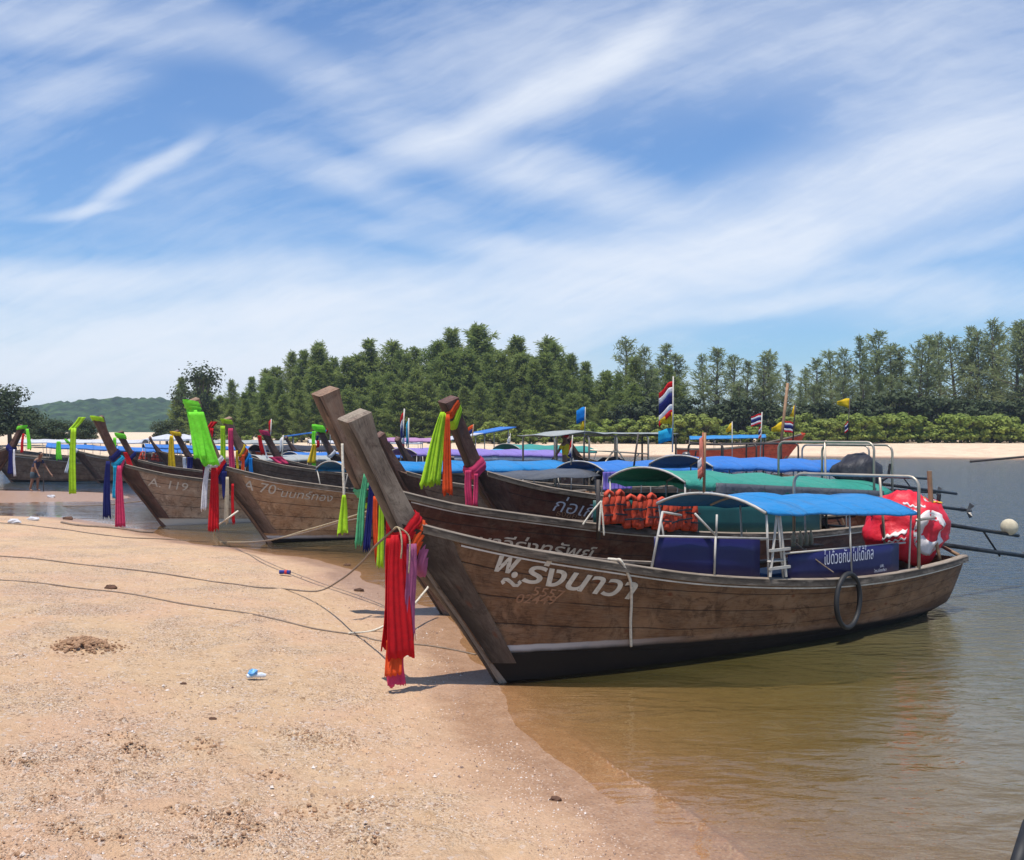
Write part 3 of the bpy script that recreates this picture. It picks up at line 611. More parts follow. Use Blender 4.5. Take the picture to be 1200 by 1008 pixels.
    bl = broadleaf('large_tree', 8, 3.4, 101, L_DARK, .24, 6000); plant(bl, True, 12, 452, 104, 8 * .98, 'large dark rounded tree at the left edge beyond the boats', None, r, 1.1)
    for i, (px, t, Y, w, lb) in enumerate([(58, 490, 100, 1.5, 'low dark spreading tree right of the large rounded tree at the left edge'), (100, 491, 108, 1.1, 'small dark tree below the far hill, behind the lime sashed prow'), (196, 492, 112, 1.2, 'low dark tree at the left foot of the dense wood'), (-30, 470, 100, 1.2, 'dark tree beyond the left edge of the beach')]):
        o = copy_tree(bl); base = .8; H = CH + (504 - t) / F * Y - base; s = H / 7.9; o.location = ((px - 600) / F * Y, Y, base); o.scale = (s * w * 1.3, s * w * 1.3, s); o.rotation_euler.z = i * 1.7; tag(o, lb, 'tree')
        if 'group' in o: del o['group']
forest()

# ================================================================ longtail boats
GS = [-1.12, -0.9, 0, 1, 2, 3, 4, 5, 6, 7, 7.5]
GZ = [1.68, 1.59, 1.35, 1.148, .965, .84, .75, .705, .70, .715, .73]
GB = [.075, .13, .33, .55, .70, .80, .85, .85, .79, .66, .56]
KS = [0.02, .5, 1, 2, 3, 4, 5, 6, 7, 7.5]
KZ = [-.10, -.12, -.13, -.15, -.15, -.15, -.14, -.09, .01, .07]
KB = [.03, .09, .18, .33, .44, .49, .49, .44, .34, .28]
SZ = [-.12, 0, .6, 1.285, 1.62, 2.1, 2.62]; SS = [.07, 0, -.43, -.96, -1.165, -1.42, -1.72]       # leading edge of the stem
TZ = [-.12, 0, .6, 1.0, 1.3, 1.55, 1.754, 2.31, 2.70]; TS = [.24, .16, -.22, -.52, -.72, -.87, -1.0, -1.335, -1.50]   # trailing edge
class Boat:
    def __init__(b, name, R, ang=35.5, k=1.0, L=7.5, ztip=2.65, hull=W_FAR, prow=W_PROWD, label='', group='wooden longtail boats moored along the beach', z0=0.0):
        b.k, b.L, b.zt = k, L, ztip / k
        b.root = empty(name, (R[0], R[1], z0), math.radians(ang), label, 'longtail boat', group); b.hm = hull; b.pm = prow; b.R = Vector((R[0], R[1], z0)); b.a = math.radians(ang)
        b.ca, b.sa = math.cos(b.a), math.sin(b.a)
    def q(b, s): return s / b.k if s <= 0 else s * 7.5 / b.L          # stretch aft part only
    def S(b, q): return q * b.k if q <= 0 else q * b.L / 7.5
    def gz(b, s): return crom(GS, GZ, b.q(s)) * b.k
    def gb(b, s): return crom(GS, GB, b.q(s)) * b.k
    def kz(b, s): return crom(KS, KZ, b.q(s)) * b.k
    def lead(b, z):
        z = z / b.k; zz = min(z, 1.62 + (z - 1.62) * (2.62 - 1.62) / max(b.zt - 1.62, .3)) if z > 1.62 else z
        return crom(SZ, SS, zz) * b.k
    def trail(b, z):
        z = z / b.k; zz = 1.62 + (z - 1.62) * (2.62 - 1.62) / max(b.zt - 1.62, .3) if z > 1.62 else z
        return crom(TZ, TS, zz) * b.k
    def hw(b, z): return float(np.interp(z / b.k, [-.1, .6, 1.2, 1.6, 2.0, 2.7], [.045, .055, .075, .10, .105, .125])) * b.k
    def pt(b, u, v, side=-1, off=0.0):
        """hull outer skin; v 0 at the chine, 1 at the gunwale"""
        z0 = -.10 + (1.66 + .10) * v; s0 = crom(SZ, SS, z0) + .05
        sk = .07 + (7.5 - .07) * u; sg = -1.10 + (7.5 + 1.10) * u
        q = s0 + (7.5 - s0) * u
        z = crom(KS, KZ, sk) * (1 - v) + crom(GS, GZ, sg) * v
        b0, b1 = crom(KS, KB, sk), crom(GS, GB, sg)
        w = (b0 + (b1 - b0) * (v ** .80)) + off
        return Vector((b.S(q), side * w * b.k, z * b.k))
    def wpt(b, s, y, z): return b.R + Vector((b.ca * s - b.sa * y, b.sa * s + b.ca * y, z))
    def at(b, px, py, y):
        """boat-local (s, z) of the point seen at a photo pixel, on the lengthwise plane y"""
        t = (px - 600) / F; s = (t * (b.R.y + b.ca * y) - (b.R.x - b.sa * y)) / (b.ca - t * b.sa)
        Y = b.R.y + b.sa * s + b.ca * y; return s, CH - (py - HZ) / F * Y - b.R.z
    def skin(b, s, z, side=-1):
        """half breadth of the hull at length s and height z"""
        q = b.q(s)
        lo, hi = 0.0, 1.0
        for _ in range(22):
            v = (lo + hi) / 2; z0 = -.10 + 1.76 * v; s0 = crom(SZ, SS, z0) + .05; u = min(max((q - s0) / (7.5 - s0), 0), 1)
            if b.pt(u, v).z < z: lo = v
            else: hi = v
        return abs(b.pt(u, v).y)
    def sheer(b, s, dy=0, dz=0, side=-1): return Vector((s, side * (b.gb(s) + dy), b.gz(s) + dz))
    def hull(b, detail=2):
        nu, nv = (64, 14) if detail == 2 else ((40, 9) if detail == 1 else (22, 6)); mb = MB(); rows = []; uvs = []
        for i in range(nu + 1):
            u = (i / nu) ** 1.15; row = []; uv = []
            side_pts = [b.pt(u, 1 - j / nv, -1) for j in range(nv + 1)]
            keel = [Vector((side_pts[-1].x, side_pts[-1].y * f, side_pts[-1].z - .02 * b.k * (1 - abs(f)))) for f in (.5, 0, -.5)]
            oth = [Vector((p.x, -p.y, p.z)) for p in reversed(side_pts)]
            allp = side_pts + keel + oth; g = 0
            gir = [0]
            for a_, c_ in zip(allp[:-1], allp[1:]): gir.append(gir[-1] + (c_ - a_).length)
            n1 = nv
            # planks run parallel to the gunwale: v coordinate scaled so that strakes taper to the bow
            for j, p in enumerate(allp):
                if j <= nv: vv = (j / nv) * 1.05 * b.k
                elif j >= len(allp) - nv - 1: vv = ((len(allp) - 1 - j) / nv) * 1.05 * b.k
                else: vv = 1.12
                row.append(p); uv.append((p.x + (7 if j > len(allp) / 2 else 0), vv))
            rows.append(row); uvs.append(uv)
        mb.grid(rows, uvs, flip=False)
        b.h = mb.build('hull', b.hm, b.root, smooth=True, solid=.045 * b.k, offset=-1)
        # transom
        t = MB(); last = rows[-1]; c = sum((Vector(p) for p in last), Vector()) / len(last)
        vs = [Vector((p.x + .004, p.y, p.z)) for p in last]; cc = Vector((c.x + .004, 0, last[0].z)); t.add(vs + [cc], [(i, i + 1, len(vs)) for i in range(len(vs) - 1)], [(p.y, p.z) for p in vs] + [(0, cc.z)])
        t.build('transom', b.hm, b.root, solid=.04)
        # gunwale caps, both sides
        end = b.L
        for side in (-1, 1):
            r_ = MB(); ss = np.linspace(-.93 * b.k, end + .03, 46 if detail else 20); R_ = []; U_ = []
            for s in ss:
                p = b.sheer(s, 0, 0, side); yo = .035 * b.k; yi = -.07 * b.k; h = .035 * b.k
                sec = [(yo, h * .55), (yo, -.05 * b.k), (0.012, -.055 * b.k), (.0, 0.004), (yi, 0.004), (yi, h), (0, h * 1.15)]
                R_.append([Vector((p.x, p.y + side * a, p.z + c2)) for a, c2 in sec]); U_.append([(p.x, .11 * n_ ) for n_ in range(len(sec))])
            r_.grid(R_, U_, flip=(side > 0), close=True); n7 = 7; L_ = len(R_)
            r_.f.append(tuple(range(n7))); r_.f.append(tuple((L_ - 1) * n7 + i for i in reversed(range(n7))))
            r_.build('gunwale', W_RAIL, b.root)
        b.prow(detail); b.deck(detail); return b
    def prow(b, detail=2):
        zs = [-.10, .2, .6, 1.0, 1.3, 1.5, 1.65, 1.8, 2.0, 2.2, 2.4, 2.6] if detail else [-.1, .6, 1.2, 1.6, 2.0]
        zs = [z if z <= 1.65 else 1.65 + (z - 1.65) * (b.zt - .08 - 1.65) / .95 for z in zs]
        if not detail: zs.append(b.zt - .05)
        mb = MB(); rows = []; uvs = []
        for i, z in enumerate(zs):
            Z = z * b.k; l, t, w = b.lead(Z), b.trail(Z), b.hw(Z)
            dz = (.0 if i < len(zs) - 1 else 0)
            top = (i == len(zs) - 1); jit = .004 * b.k
            c = [(l, -w * .86, 0), (l, w * .86, 0), (l + .03 * b.k, w, 0), (t, w, 0), (t + .0, -w, 0), (l + .03 * b.k, -w, 0)]
            row = []
            for (x, y, _) in c:
                zz = Z + ((x - l) / max(t - l, .01) * .10 * b.k if top else 0) + ((.02 * (y / w)) * b.k if top else 0)
                row.append(Vector((x + (random.uniform(-jit, jit)), y, zz)))
            rows.append(row); uvs.append([(Z * 1.2, y_) for y_ in (0, .2, .23, .5, .75, .95)])
        mb.grid(rows, uvs, close=True, flip=False)
        n = 6; L_ = len(rows); top = rows[-1]; cpt = sum(top, Vector()) / n + Vector((-.0, 0, .012 * b.k))
        o = len(mb.v); mb.add([tuple(p) for p in top] + [tuple(cpt)], [(i, (i + 1) % n, n) for i in range(n)], [(p.y * 3, p.x * .3) for p in top] + [(0, cpt.x * .3)])
        mb.build('prow_post', b.pm, b.root, bevel=.008 if detail == 2 else 0)
        if detail:
            for side in (-1, 1):     # broad stem boards, a finger proud of the planking
                s_ = MB(); R_ = []; U_ = []
                for j in range(9):
                    v = .985 - .80 * j / 8; w = .055 - .020 * (j / 8)
                    R_.append([b.pt(u_, v, side, .012) for u_ in (.0, w * .5, w)]); U_.append([(v * 1.6, .0), (v * 1.6, .15), (v * 1.6, .3)])
                s_.grid(R_, U_, flip=(side < 0)); s_.build('stem_board', W_STEM if b.hm in (W_B1,) else b.pm, b.root, solid=.016, offset=1)
    def deck(b, detail):
        mb = MB(); R_ = []; U_ = []
        for s in np.linspace(.9 * b.k, b.L - .15, 14):
            z = max(.16, b.kz(s) + .26) * b.k * .9 + .02; w = max(b.skin(s, z) - .06, .08); R_.append([Vector((s, -w, z)), Vector((s, 0, z)), Vector((s, w, z))]); U_.append([(s, 0), (s, w), (s, 2 * w)])
        mb.grid(R_, U_); mb.build('deck', W_DECK, b.root)
        if detail:
            for s in np.linspace(1.0 * b.k, b.L - .9, 6):
                z = b.gz(s) - .12 * b.k; w = b.skin(s, z) - .03; m2 = MB(); m2.box((s, 0, z), (.2, 2 * w, .03)); m2.build('thwart', W_DECK, b.root)
            rb = MB()
            for s in np.linspace(.5, b.L - .4, 15):
                for side in (-1, 1):
                    z0, z1 = .25 * b.k, b.gz(s) - .03; p0 = Vector((s, side * (b.skin(s, z0) - .06), z0)); p1 = Vector((s, side * (b.gb(s) - .065), z1)); rb.bar(p0, p1, .03, .05)
            rb.build('ribs', W_DECK, b.root)
    def stripe(b, m=None, dz=-.085, hgt=.016):
        for side in (-1, 1):
            mb = MB(); R_ = []
            for s in np.linspace(-.55 * b.k, b.L - .1, 50):
                z = b.gz(s) + dz; 
                R_.append([Vector((s, side * (b.skin(s, z + t) + .006), z + t)) for t in (0, hgt)])
            mb.grid(R_, flip=(side > 0)); mb.build('painted_line', m or M_STRIPE, b.root, solid=.004, offset=1 if side < 0 else 1)
    def canopy(b, s0, s1, hw, z0, z1, crown, m, hem=.06, edge=None, posts=True, y0=0.0, seed=1, nhoop=4, hoopm=None, sag=.045, front_tilt=0.0, skirt=None):
        mb = MB(); R_ = []; nx, ny = 28, 14
        for i in range(nx + 1):
            t = i / nx; row = []
            for j in range(-1, ny + 2):
                f = min(max(j / ny, 0), 1) * 2 - 1; s = s0 + (s1 - s0) * t + front_tilt * f * (1 - t)
                z = z0 + (z1 - z0) * t + crown * (1 - abs(f) ** 2.2) - sag * abs(math.sin(t * math.pi * (nhoop - 1))) * (1 - .5 * abs(f))
                z += (mnoise.noise(Vector((s * 1.6, f * 2.0, seed * 3.3)))) * .018 + mnoise.noise(Vector((s * 5, f * 5, seed))) * .007
                if j < 0 or j > ny: z -= hem * (1 + .5 * mnoise.noise(Vector((s * 3, f, seed)))); f *= 1.012
                row.append(Vector((s, y0 + f * hw, z)))
            R_.append(row)
        mb.grid(R_); mb.build('canopy', m, b.root, smooth=True, solid=.012, offset=0)
        hm = hoopm or M_WHITEPOLE
        for i in range(nhoop):
            t = i / (nhoop - 1); t = min(max(t, .003), .997); h_ = MB(); pts = []
            for j in range(13):
                f = j / 6 - 1; pts.append((s0 + (s1 - s0) * t + front_tilt * f * (1 - t) - (.012 if i == 0 else 0), y0 + f * hw * .99, z0 + (z1 - z0) * t + crown * (1 - abs(f) ** 2.2) - .022 + (.012 if i == 0 else 0)))
            h_.tube(pts, .018, 6); h_.build('canopy_hoop', hm, b.root, smooth=True)
            if posts:
                for f in (-1, 1):
                    s = s0 + (s1 - s0) * t + front_tilt * f * (1 - t); y = y0 + f * hw * .97; zt = z0 + (z1 - z0) * t - .03; gy = f * (b.gb(s) - .02); p_ = MB(); p_.tube([(s, gy, b.gz(s) - .05), (s, y, zt)], .015, 6); p_.build('canopy_post', hm, b.root, smooth=True)
        if skirt:
            mm, drop, side, sa, sb = skirt; g = MB(); R_ = []
            for i in range(24):
                t = sa + (sb - sa) * i / 23; s = s0 + (s1 - s0) * t; zt = z0 + (z1 - z0) * t; R_.append([Vector((s, y0 + side * (hw + .02 + .02 * math.sin(i * 1.9) * d), zt + .01 - drop * d)) for d in (0, .35, .7, 1)])
            g.grid(R_); g.build('canopy_skirt', mm, b.root, smooth=True, solid=.006, offset=0)
    def frame(b, s_near, s_far, hwid, ztop, zb=None, m=None, name='steel_hoop', r=.022):
        """cross hoop of steel tube with rounded corners"""
        zb0 = b.gz(s_near) - .05; zb1 = b.gz(s_far) - .05; rr = .14; pts = [(s_near, -hwid, zb0)]
        for a in range(5): t = a / 4 * math.pi / 2; pts.append((s_near, -hwid + rr * (1 - math.cos(t)), ztop - rr + rr * math.sin(t)))
        for a in range(5): t = a / 4 * math.pi / 2; pts.append((s_far, hwid - rr * (1 - math.sin(t)), ztop - rr + rr * math.cos(t)))
        pts.append((s_far, hwid, zb1)); mb = MB(); mb.tube(pts, r, 8); return mb.build(name, m or M_STEEL, b.root, smooth=True)
    def engine(b, s, z, sub=True, shafts=True, tilt=-.10, length=3.2):
        e = MB(); e.box((s, 0, z), (.52, .34, .30)); e.box((s + .02, 0, z + .22), (.30, .28, .18), taper=.8); e.box((s - .32, 0, z + .03), (.10, .30, .34)); e.ball((s - .05, -.22, z + .1), .12, 8, 6)
        e.tube([(s - .40, 0, z - .16), (s - .40, 0, z + .2)], .13, 10); e.tube([(s - .36, .0, z + .02), (s - .42, .0, z + .02)], .2, 14); e.box((s + .1, -.2, z - .02), (.2, .1, .16)); e.tube([(s + .1, -.2, z + .15), (s + .32, -.24, z + .26), (s + .38, -.24, z + .5)], .03, 8)
        for k in range(6): e.box((s - .12 + k * .05, 0, z + .33), (.014, .26, .07))
        eng = e.build('engine', M_ENGINE, b.root, bevel=.01)
        t = MB(); t.ball((s + .16, .0, z + .38), (.13, .15, .10), 10, 7); t.build('fuel_tank', M_ENGINEG, eng, smooth=True)
        k_ = MB(); k_.bar((s - .02, -.2, z - .2), (s - .02, .2, z - .2), .5, .06); k_.tube([(s, 0, z - .2), (s, 0, b.gz(s) - .30)], .045, 8); k_.build('engine_mount', M_ENGINEG, eng)
        if shafts:
            a, c_ = Vector((s + .25, 0, z + .12)), Vector((s + length, 0, z + .12 + tilt * length)); h = MB(); h.tube([a, c_], .03, 8); h.build('drive_shaft', M_ENGINE, eng, smooth=True)
            h = MB(); h.tube([a + Vector((0, 0, -.30)), c_ + Vector((.35, 0, -.36))], .034, 8); h.tube([a + (c_ - a) * .62, a + (c_ - a) * .8 + Vector((0, 0, -.36))], .016, 6); h.build('shaft_brace', M_ENGINE, eng, smooth=True)
            p = MB(); hub = c_ + Vector((.42, 0, -.37)); p.tube([hub, hub + Vector((.14, 0, -.01))], .035, 8)
            for q in range(3):
                an = q * 2.094; d = Vector((0, math.cos(an), math.sin(an))); n2 = Vector((0, -d.z, d.y)); p.add([hub + n2 * .03, hub + d * .16 + n2 * .07 + Vector((.04, 0, 0)), hub + d * .17 - n2 * .04, hub - n2 * .03 + Vector((.05, 0, 0))], [(0, 1, 2, 3)])
            p.build('propeller', M_ENGINEG, eng, solid=.01)
        return eng
    def poles(b, lst, m, r=.015, name='pole'):
        for (p, q) in lst: mb = MB(); mb.tube([p, q], r, 6); mb.build(name, m, b.root, smooth=True)
    def panel(b, s0, s1, zt0, zt1, side, m, name='side_panel', out=.0, n=10):
        mb = MB(); R_ = []
        for i in range(n + 1):
            t = i / n; s = s0 + (s1 - s0) * t; zt = zt0 + (zt1 - zt0) * t; zb = b.gz(s) + .035; R_.append([Vector((s, side * (b.gb(s) + out - .02), zb + (zt - zb) * k + 0)) + Vector((0, side * .012 * mnoise.noise(Vector((s * 2.5, k * 2, 1))), 0)) for k in (0, .33, .66, 1)])
        mb.grid(R_, flip=side > 0); return mb.build(name, m, b.root, smooth=True, solid=.008, offset=0)
    def lettering(b, txt, px, py, size, m, slope=None, name='lettering', sx=1.0, shear=.25, side=-1, weight=.0, off=.009, yl=None):
        """text laid on the curved planking; px,py = lower left corner in the photo"""
        s, z = b.at(px, py, side * b.gb(1.5 * b.k) * .9)
        for _ in range(4): s, z = b.at(px, py, side * b.skin(s, z))
        V, Fc, wd = text_geo(txt, size, shear, weight); mb = MB(); vs = []
        sl = slope if slope is not None else (b.gz(s + .5) - b.gz(s - .3)) / .8
        for (x, y) in V:
            ss = s + x * sx; zz = z + y + sl * x * sx; vs.append(Vector((ss, side * (b.skin(ss, zz) + off), zz)))
        mb.add(vs, Fc); return mb.build(name, m, b.root)

def text_geo(txt, size, shear=0.0, weight=0.0):
    cu = bpy.data.curves.new('t', 'FONT'); cu.body = txt; cu.size = size; cu.shear = shear; cu.offset = weight; cu.resolution_u = 4
    o = bpy.data.objects.new('t', cu); COL.objects.link(o); bpy.context.view_layer.update()
    me = o.evaluated_get(bpy.context.evaluated_depsgraph_get()).to_mesh()
    V = [(v.co.x, v.co.y) for v in me.vertices]; Fc = [tuple(p.vertices) for p in me.polygons]
    o.to_mesh_clear(); bpy.data.objects.remove(o); bpy.data.curves.remove(cu)
    wd = max([v[0] for v in V] + [0]); return V, Fc, wd

# ---------------------------------------------------------------- cloth on the prows
def hang(mb, top, L, w0, w1, ax=(1, 0, 0), fold=.018, nf=4, sway=(0, 0), jag=.05, seed=0, curve=0.0):
    """a hanging length of pleated cloth"""
    ax = Vector(ax).normalized(); nr = Vector((-ax.y, ax.x, 0)); r = random.Random(seed); rows = []; n = nf * 5; ph = r.uniform(0, 6)
    jags = [r.uniform(-jag, jag) for _ in range(n + 1)]
    for i in range(15):
        t = i / 14; w = w0 + (w1 - w0) * t ** .7; row = []
        for j in range(n + 1):
            f = j / n - .5; a = min(fold, w / nf * .14) * (.5 + .6 * t) * (math.sin(f * 2 * math.pi * nf + ph + .9 * math.sin(t * 2.5 + seed)) + .5 * math.sin(f * 2 * math.pi * nf * .53 + seed)) + .02 * math.sin(t * 4 + seed) * t
            row.append(Vector(top) + ax * (f * w + .025 * math.sin(t * 3.3 + seed * 2) * t + sway[0] * t) + nr * (a + sway[1] * t + curve * math.sin(t * 3.14)) + Vector((0, 0, -L * t + (jags[j] if i == 14 else 0))))
        rows.append(row)
    mb.grid(rows); return mb
def wrap(b, mb, zc, h, out=.02, tilt=0.0, seed=0, cap=False, folds=3):
    """a band wound round the prow post at height zc"""
    rows = []; r = random.Random(seed); n = 24
    for i in range(9):
        t = i / 8; z = zc + h * (t - .5); row = []
        bul = out * (.7 + .5 * math.sin(math.pi * t)) + .008 * math.sin(t * math.pi * 2 * folds)
        for j in range(n):
            a = 2 * math.pi * (j + .5) / n; ca, sa = math.cos(a), math.sin(a); k = 1 / max(abs(ca), abs(sa)) ** .85
            l0, t0 = b.lead(z), b.trail(z); zz = z + tilt * (ca * k)
            l, tt, w = b.lead(zz), b.trail(zz), b.hw(zz); cx = (l + tt) / 2; hx = (tt - l) / 2
            row.append(Vector((cx + (hx + bul) * ca * k, (w + bul) * sa * k, zz + .006 * math.sin(j * 1.7 + seed))))
        rows.append(row)
    mb.grid(rows, close=True)
    if cap:
        top = rows[-1]; c = sum(top, Vector()) / n + Vector((0, 0, .01)); mb.add([tuple(p) for p in top] + [tuple(c)], [(i, (i + 1) % n, n) for i in range(n)])
    return mb
def sash(b, label, bands, tails, group='coloured sashes tied to the prows', name='prow_sash'):
    root = empty(name, tuple(b.R), b.a, label, 'sash', group)
    for i, (m, z, h, kw) in enumerate(bands):
        mb = MB(); wrap(b, mb, z, h, seed=i + 3, **kw); mb.build('wrap', m, root, smooth=True)
    for i, (m, top, L, w0, w1, kw) in enumerate(tails):
        mb = MB(); hang(mb, top, L, w0, w1, seed=i * 5 + 2, **kw); mb.build('tail', m, root, smooth=True, solid=.006, offset=0)
    return root

def flag(px0, py0, px1, py1, Y, label, items, polem=None, r=.012, lean=0, cat='flag', group='flags flying over the boats'):
    """a pole from (px0,py0) up to (px1,py1) at depth Y, with cloths (material(s), top py, height px, width px, kind, blow)"""
    a, c = P(px0, py0, Y), P(px1, py1, Y); root = empty('flag', tuple(a), 0, label, cat, group); mb = MB(); mb.tube([(0, 0, 0), c - a], r, 6); mb.build('pole', polem or M_WHITEPOLE, root, smooth=True)
    for (mm, topy, hpx, wpx, kind, drop) in items:
        t = (py0 - topy) / (py0 - py1); o_ = (c - a) * t; k = Y / F; h, w = hpx * k, wpx * k
        mats = mm if isinstance(mm, (list, tuple)) else [mm]; bands = [1 / len(mats)] * len(mats) if len(mats) != 5 else [1/6, 1/6, 1/3, 1/6, 1/6]; v0 = 0; pr = None
        for mi, (m_, bd) in enumerate(zip(mats, bands)):
            f_ = MB(); rows = []
            for i in range(9):
                u = i / 8; row = []
                for q in range(4):
                    v = v0 + bd * q / 3; vv = v if kind == 'rect' else v * (1 - u) + .5 * u if kind == 'tri' else v * (1 - .7 * u) + .30 * u if kind == 'pen' else v
                    ang = drop * u; row.append(o_ + Vector((w * u * math.cos(drop * .6), .10 * h * math.sin(u * 7 + v * 2) + .05 * w * u, -h * vv - abs(w) * u * math.sin(drop * .6) + .06 * h * math.sin(u * 5))))
                rows.append(row)
            f_.grid(rows); ob = f_.build('cloth' if len(mats) == 1 else 'flag_band', m_, root, smooth=True, solid=.004, offset=0); v0 += bd
    return root
TH = None
TH = [C_RED, C_WHITE, C_NAVY, C_WHITE, C_RED]

# ---------------------------------------------------------------- near boat
B1 = Boat('longtail_boat', (-.15, 9.71), 35.5, 1.0, 7.5, 2.66, W_B1, W_PROW, 'nearest weathered brown boat with blue canopy, violet side panels and tall bare grey prow').hull(2)
B1.stripe()
B1.canopy(3.0, 5.85, .86, 1.60, 1.47, .17, T_BLUE, hem=.03, seed=2, nhoop=4, posts=False)
p = B1.poles
g = lambda s, side=-1, dz=0: tuple(B1.sheer(s, -.02, dz, side))
p([(g(1.5), (1.62, -.66, 1.66)), (g(3.12), (3.02, -.84, 1.57)), (g(3.12, 1), (3.02, .84, 1.57)),
   (g(4.55), (4.5, -.84, 1.50)), (g(4.55, 1), (4.5, .84, 1.5)), (g(5.8), (5.8, -.82, 1.45)), (g(5.8, 1), (5.8, .82, 1.45)), (g(3.35), (3.2, -.84, 1.57)), ((1.62, -.66, 1.655), (1.95, -.60, 1.60))], M_WHITEPOLE, .013, 'canopy_post')
p([((1.56, -.66, 1.41), (3.05, -.83, 1.305)), ((2.3, -.76, 1.37), (2.3, -.74, .95)), ((2.32, -.75, 1.37), (2.05, -.70, 1.62)), ((2.32, -.75, 1.37), (2.33, -.75, 1.60)), ((3.3, -.83, 1.12), (5.7, -.80, 1.08)), ((3.05, -.83, 1.05), (3.35, -.83, 1.04))], M_WHITEPOLE, .012, 'side_rail')
B1.panel(1.54, 2.98, 1.405, 1.30, -1, T_PANEL, 'side_panel')
sp = B1.panel(3.42, 5.55, 1.10, 1.09, -1, T_PANEL, 'side_panel'); tag(sp, 'violet side panel with white lettering')
# lettering on the violet panel
def panel_text(txt, px, py, size, m, sx=1.0):
    s, z = B1.at(px, py, -.84); V, Fc, wd = text_geo(txt, size, 0, 0.0); mb = MB(); mb.add([Vector((s + x * sx, -(B1.gb(s + x * sx) - .004), z + y)) for x, y in V], Fc); return mb.build('panel_lettering', m, sp)
panel_text('ไปด้วยกัน ไปได้ไกล', 965, 662, .21, M_LETTERW, .62)
panel_text('นพ.', 1031, 665, .06, M_LETTERW); panel_text('โทร.ท่องเที่ยว', 1024, 671, .05, M_LETTERW)
B1.lettering('พ', 574, 668, .27, M_LETTER, -.20, sx=1.25, shear=.35, weight=.006)
B1.lettering('.', 597, 675, .36, M_LETTER, -.2, weight=.01)
B1.lettering('ฺ~', 580, 693, .30, M_LETTER, -.2, sx=1.3, shear=.1, weight=.012) if False else None
B1.lettering('ร่งนาวา', 609, 681, .31, M_LETTER, -.215, sx=1.36, shear=.35, weight=.006)
B1.lettering('5557', 621, 697, .13, M_LETTERF, -.2, sx=1.3, shear=.2, weight=.001); B1.lettering('02449', 602, 706, .13, M_LETTERF, -.12, sx=1.3, shear=.2, weight=.001)
def swirl(b, pts, r, m, name='lettering'):
    """a brush stroke on the planking through photo points"""
    loc = []
    for (px, py) in pts:
        s, z = b.at(px, py, -.5 * b.k)
        for _ in range(4): s, z = b.at(px, py, -b.skin(s, z))
        loc.append((s, z))
    mb = MB(); rows = []; n = len(loc)
    for i, (s, z) in enumerate(loc):
        a, c = loc[max(i - 1, 0)], loc[min(i + 1, n - 1)]; d = Vector((c[0] - a[0], c[1] - a[1])); d.normalize(); nx, nz = -d.y * r, d.x * r
        rows.append([Vector((s + q * nx, -(b.skin(s + q * nx, z + q * nz) + .009), z + q * nz)) for q in (-1, 1)])
    mb.grid(rows); return mb.build(name, m, b.root)
swirl(B1, [(590, 684), (588, 681), (590, 679), (594, 679), (598, 682), (602, 686), (606, 686), (609, 683), (607, 681)], .017, M_LETTER)
# steel hoops at the stern
B1.frame(6.0, 5.55, .80, 1.90, m=M_STEEL); p([((6.35, -.1, .75), (6.2, -.1, 1.88)), ((5.95, -.80, 1.35), (7.2, -.35, 1.30))], M_STEEL, .02, 'steel_post')
p([((6.9, -.55, .74), (7.05, -.35, 1.22)), ((7.45, -.5, .76), (7.62, -.1, .86))], M_BAMBOO, .025, 'wooden_handle')
eng = B1.engine(7.02, 1.10, tilt=-.13, length=3.0)
# red cover over the engine
def cover_pt(th, ph, off=0.0):
    d = Vector((math.sin(th) * math.cos(ph), math.sin(th) * math.sin(ph), math.cos(th)))
    w = .97 + .12 * mnoise.noise(d * 2.3) - .16 * abs(mnoise.noise(d * 3.1 + Vector((4, 0, 0)))) + .05 * mnoise.noise(d * 7.5) + .05 * abs(math.sin(ph * 4 + th * 3))
    r = Vector((.64 * w + off, .52 * w + off, .47 * w + off)); p_ = Vector((6.98 + d.x * r.x - .25 * max(0, -d.z) * max(0, -d.x) , d.y * r.y, 1.17 + d.z * r.z))
    if d.z < -.1: p_.z = 1.17 - .1 * .46 - (abs(d.z) - .1) * (.62 + .10 * math.sin(ph * 3 + 1)); p_.x -= .0
    return p_
mb = MB(); mb.grid([[cover_pt(math.pi * .78 * i / 22, 2 * math.pi * j / 44) for j in range(44)] for i in range(23)], close=True, flip=True)
C_COVER = mat('engine_cover_red', (0.62, 0.012, 0.030), 0.5, var=.2, scale=5, bump=.8, bscale=9, spec=.4, dirt=.2)
cv_ = mb.build('engine_cover', C_COVER, eng, smooth=True, solid=.01, offset=0)
def decal(fn, nu, nv, m, name='emblem'):
    mb = MB(); mb.grid([[fn(i / nu, j / nv) for j in range(nv + 1)] for i in range(nu + 1)]); return mb.build(name, m, cv_, smooth=True, solid=.004, offset=0)
M_EMB = mat('emblem_white', (0.68, 0.62, 0.60), .45, var=.12, scale=20, dirt=.15)
decal(lambda u, v: cover_pt(1.60 + (.20 + .22 * u) * 1.35 * math.cos(v * 6.283), -1.80 + (.20 + .20 * u) * 1.25 * math.sin(v * 6.283), .014), 4, 32, M_EMB)
for (t0, p0, t1, p1, w) in [(.75, -2.6, .9, -1.9, .07), (.95, -2.5, 1.05, -2.15, .09), (1.85, -3.0, 1.62, -2.45, .10), (1.98, -2.9, 1.8, -2.45, .05), (.62, -1.7, .72, -1.0, .08)]:
    decal(lambda u, v: cover_pt(t0 + (t1 - t0) * u + w * (v - .5) + .03 * math.sin(u * 22), p0 + (p1 - p0) * u, .014), 16, 2, M_EMB, 'cover_mark')
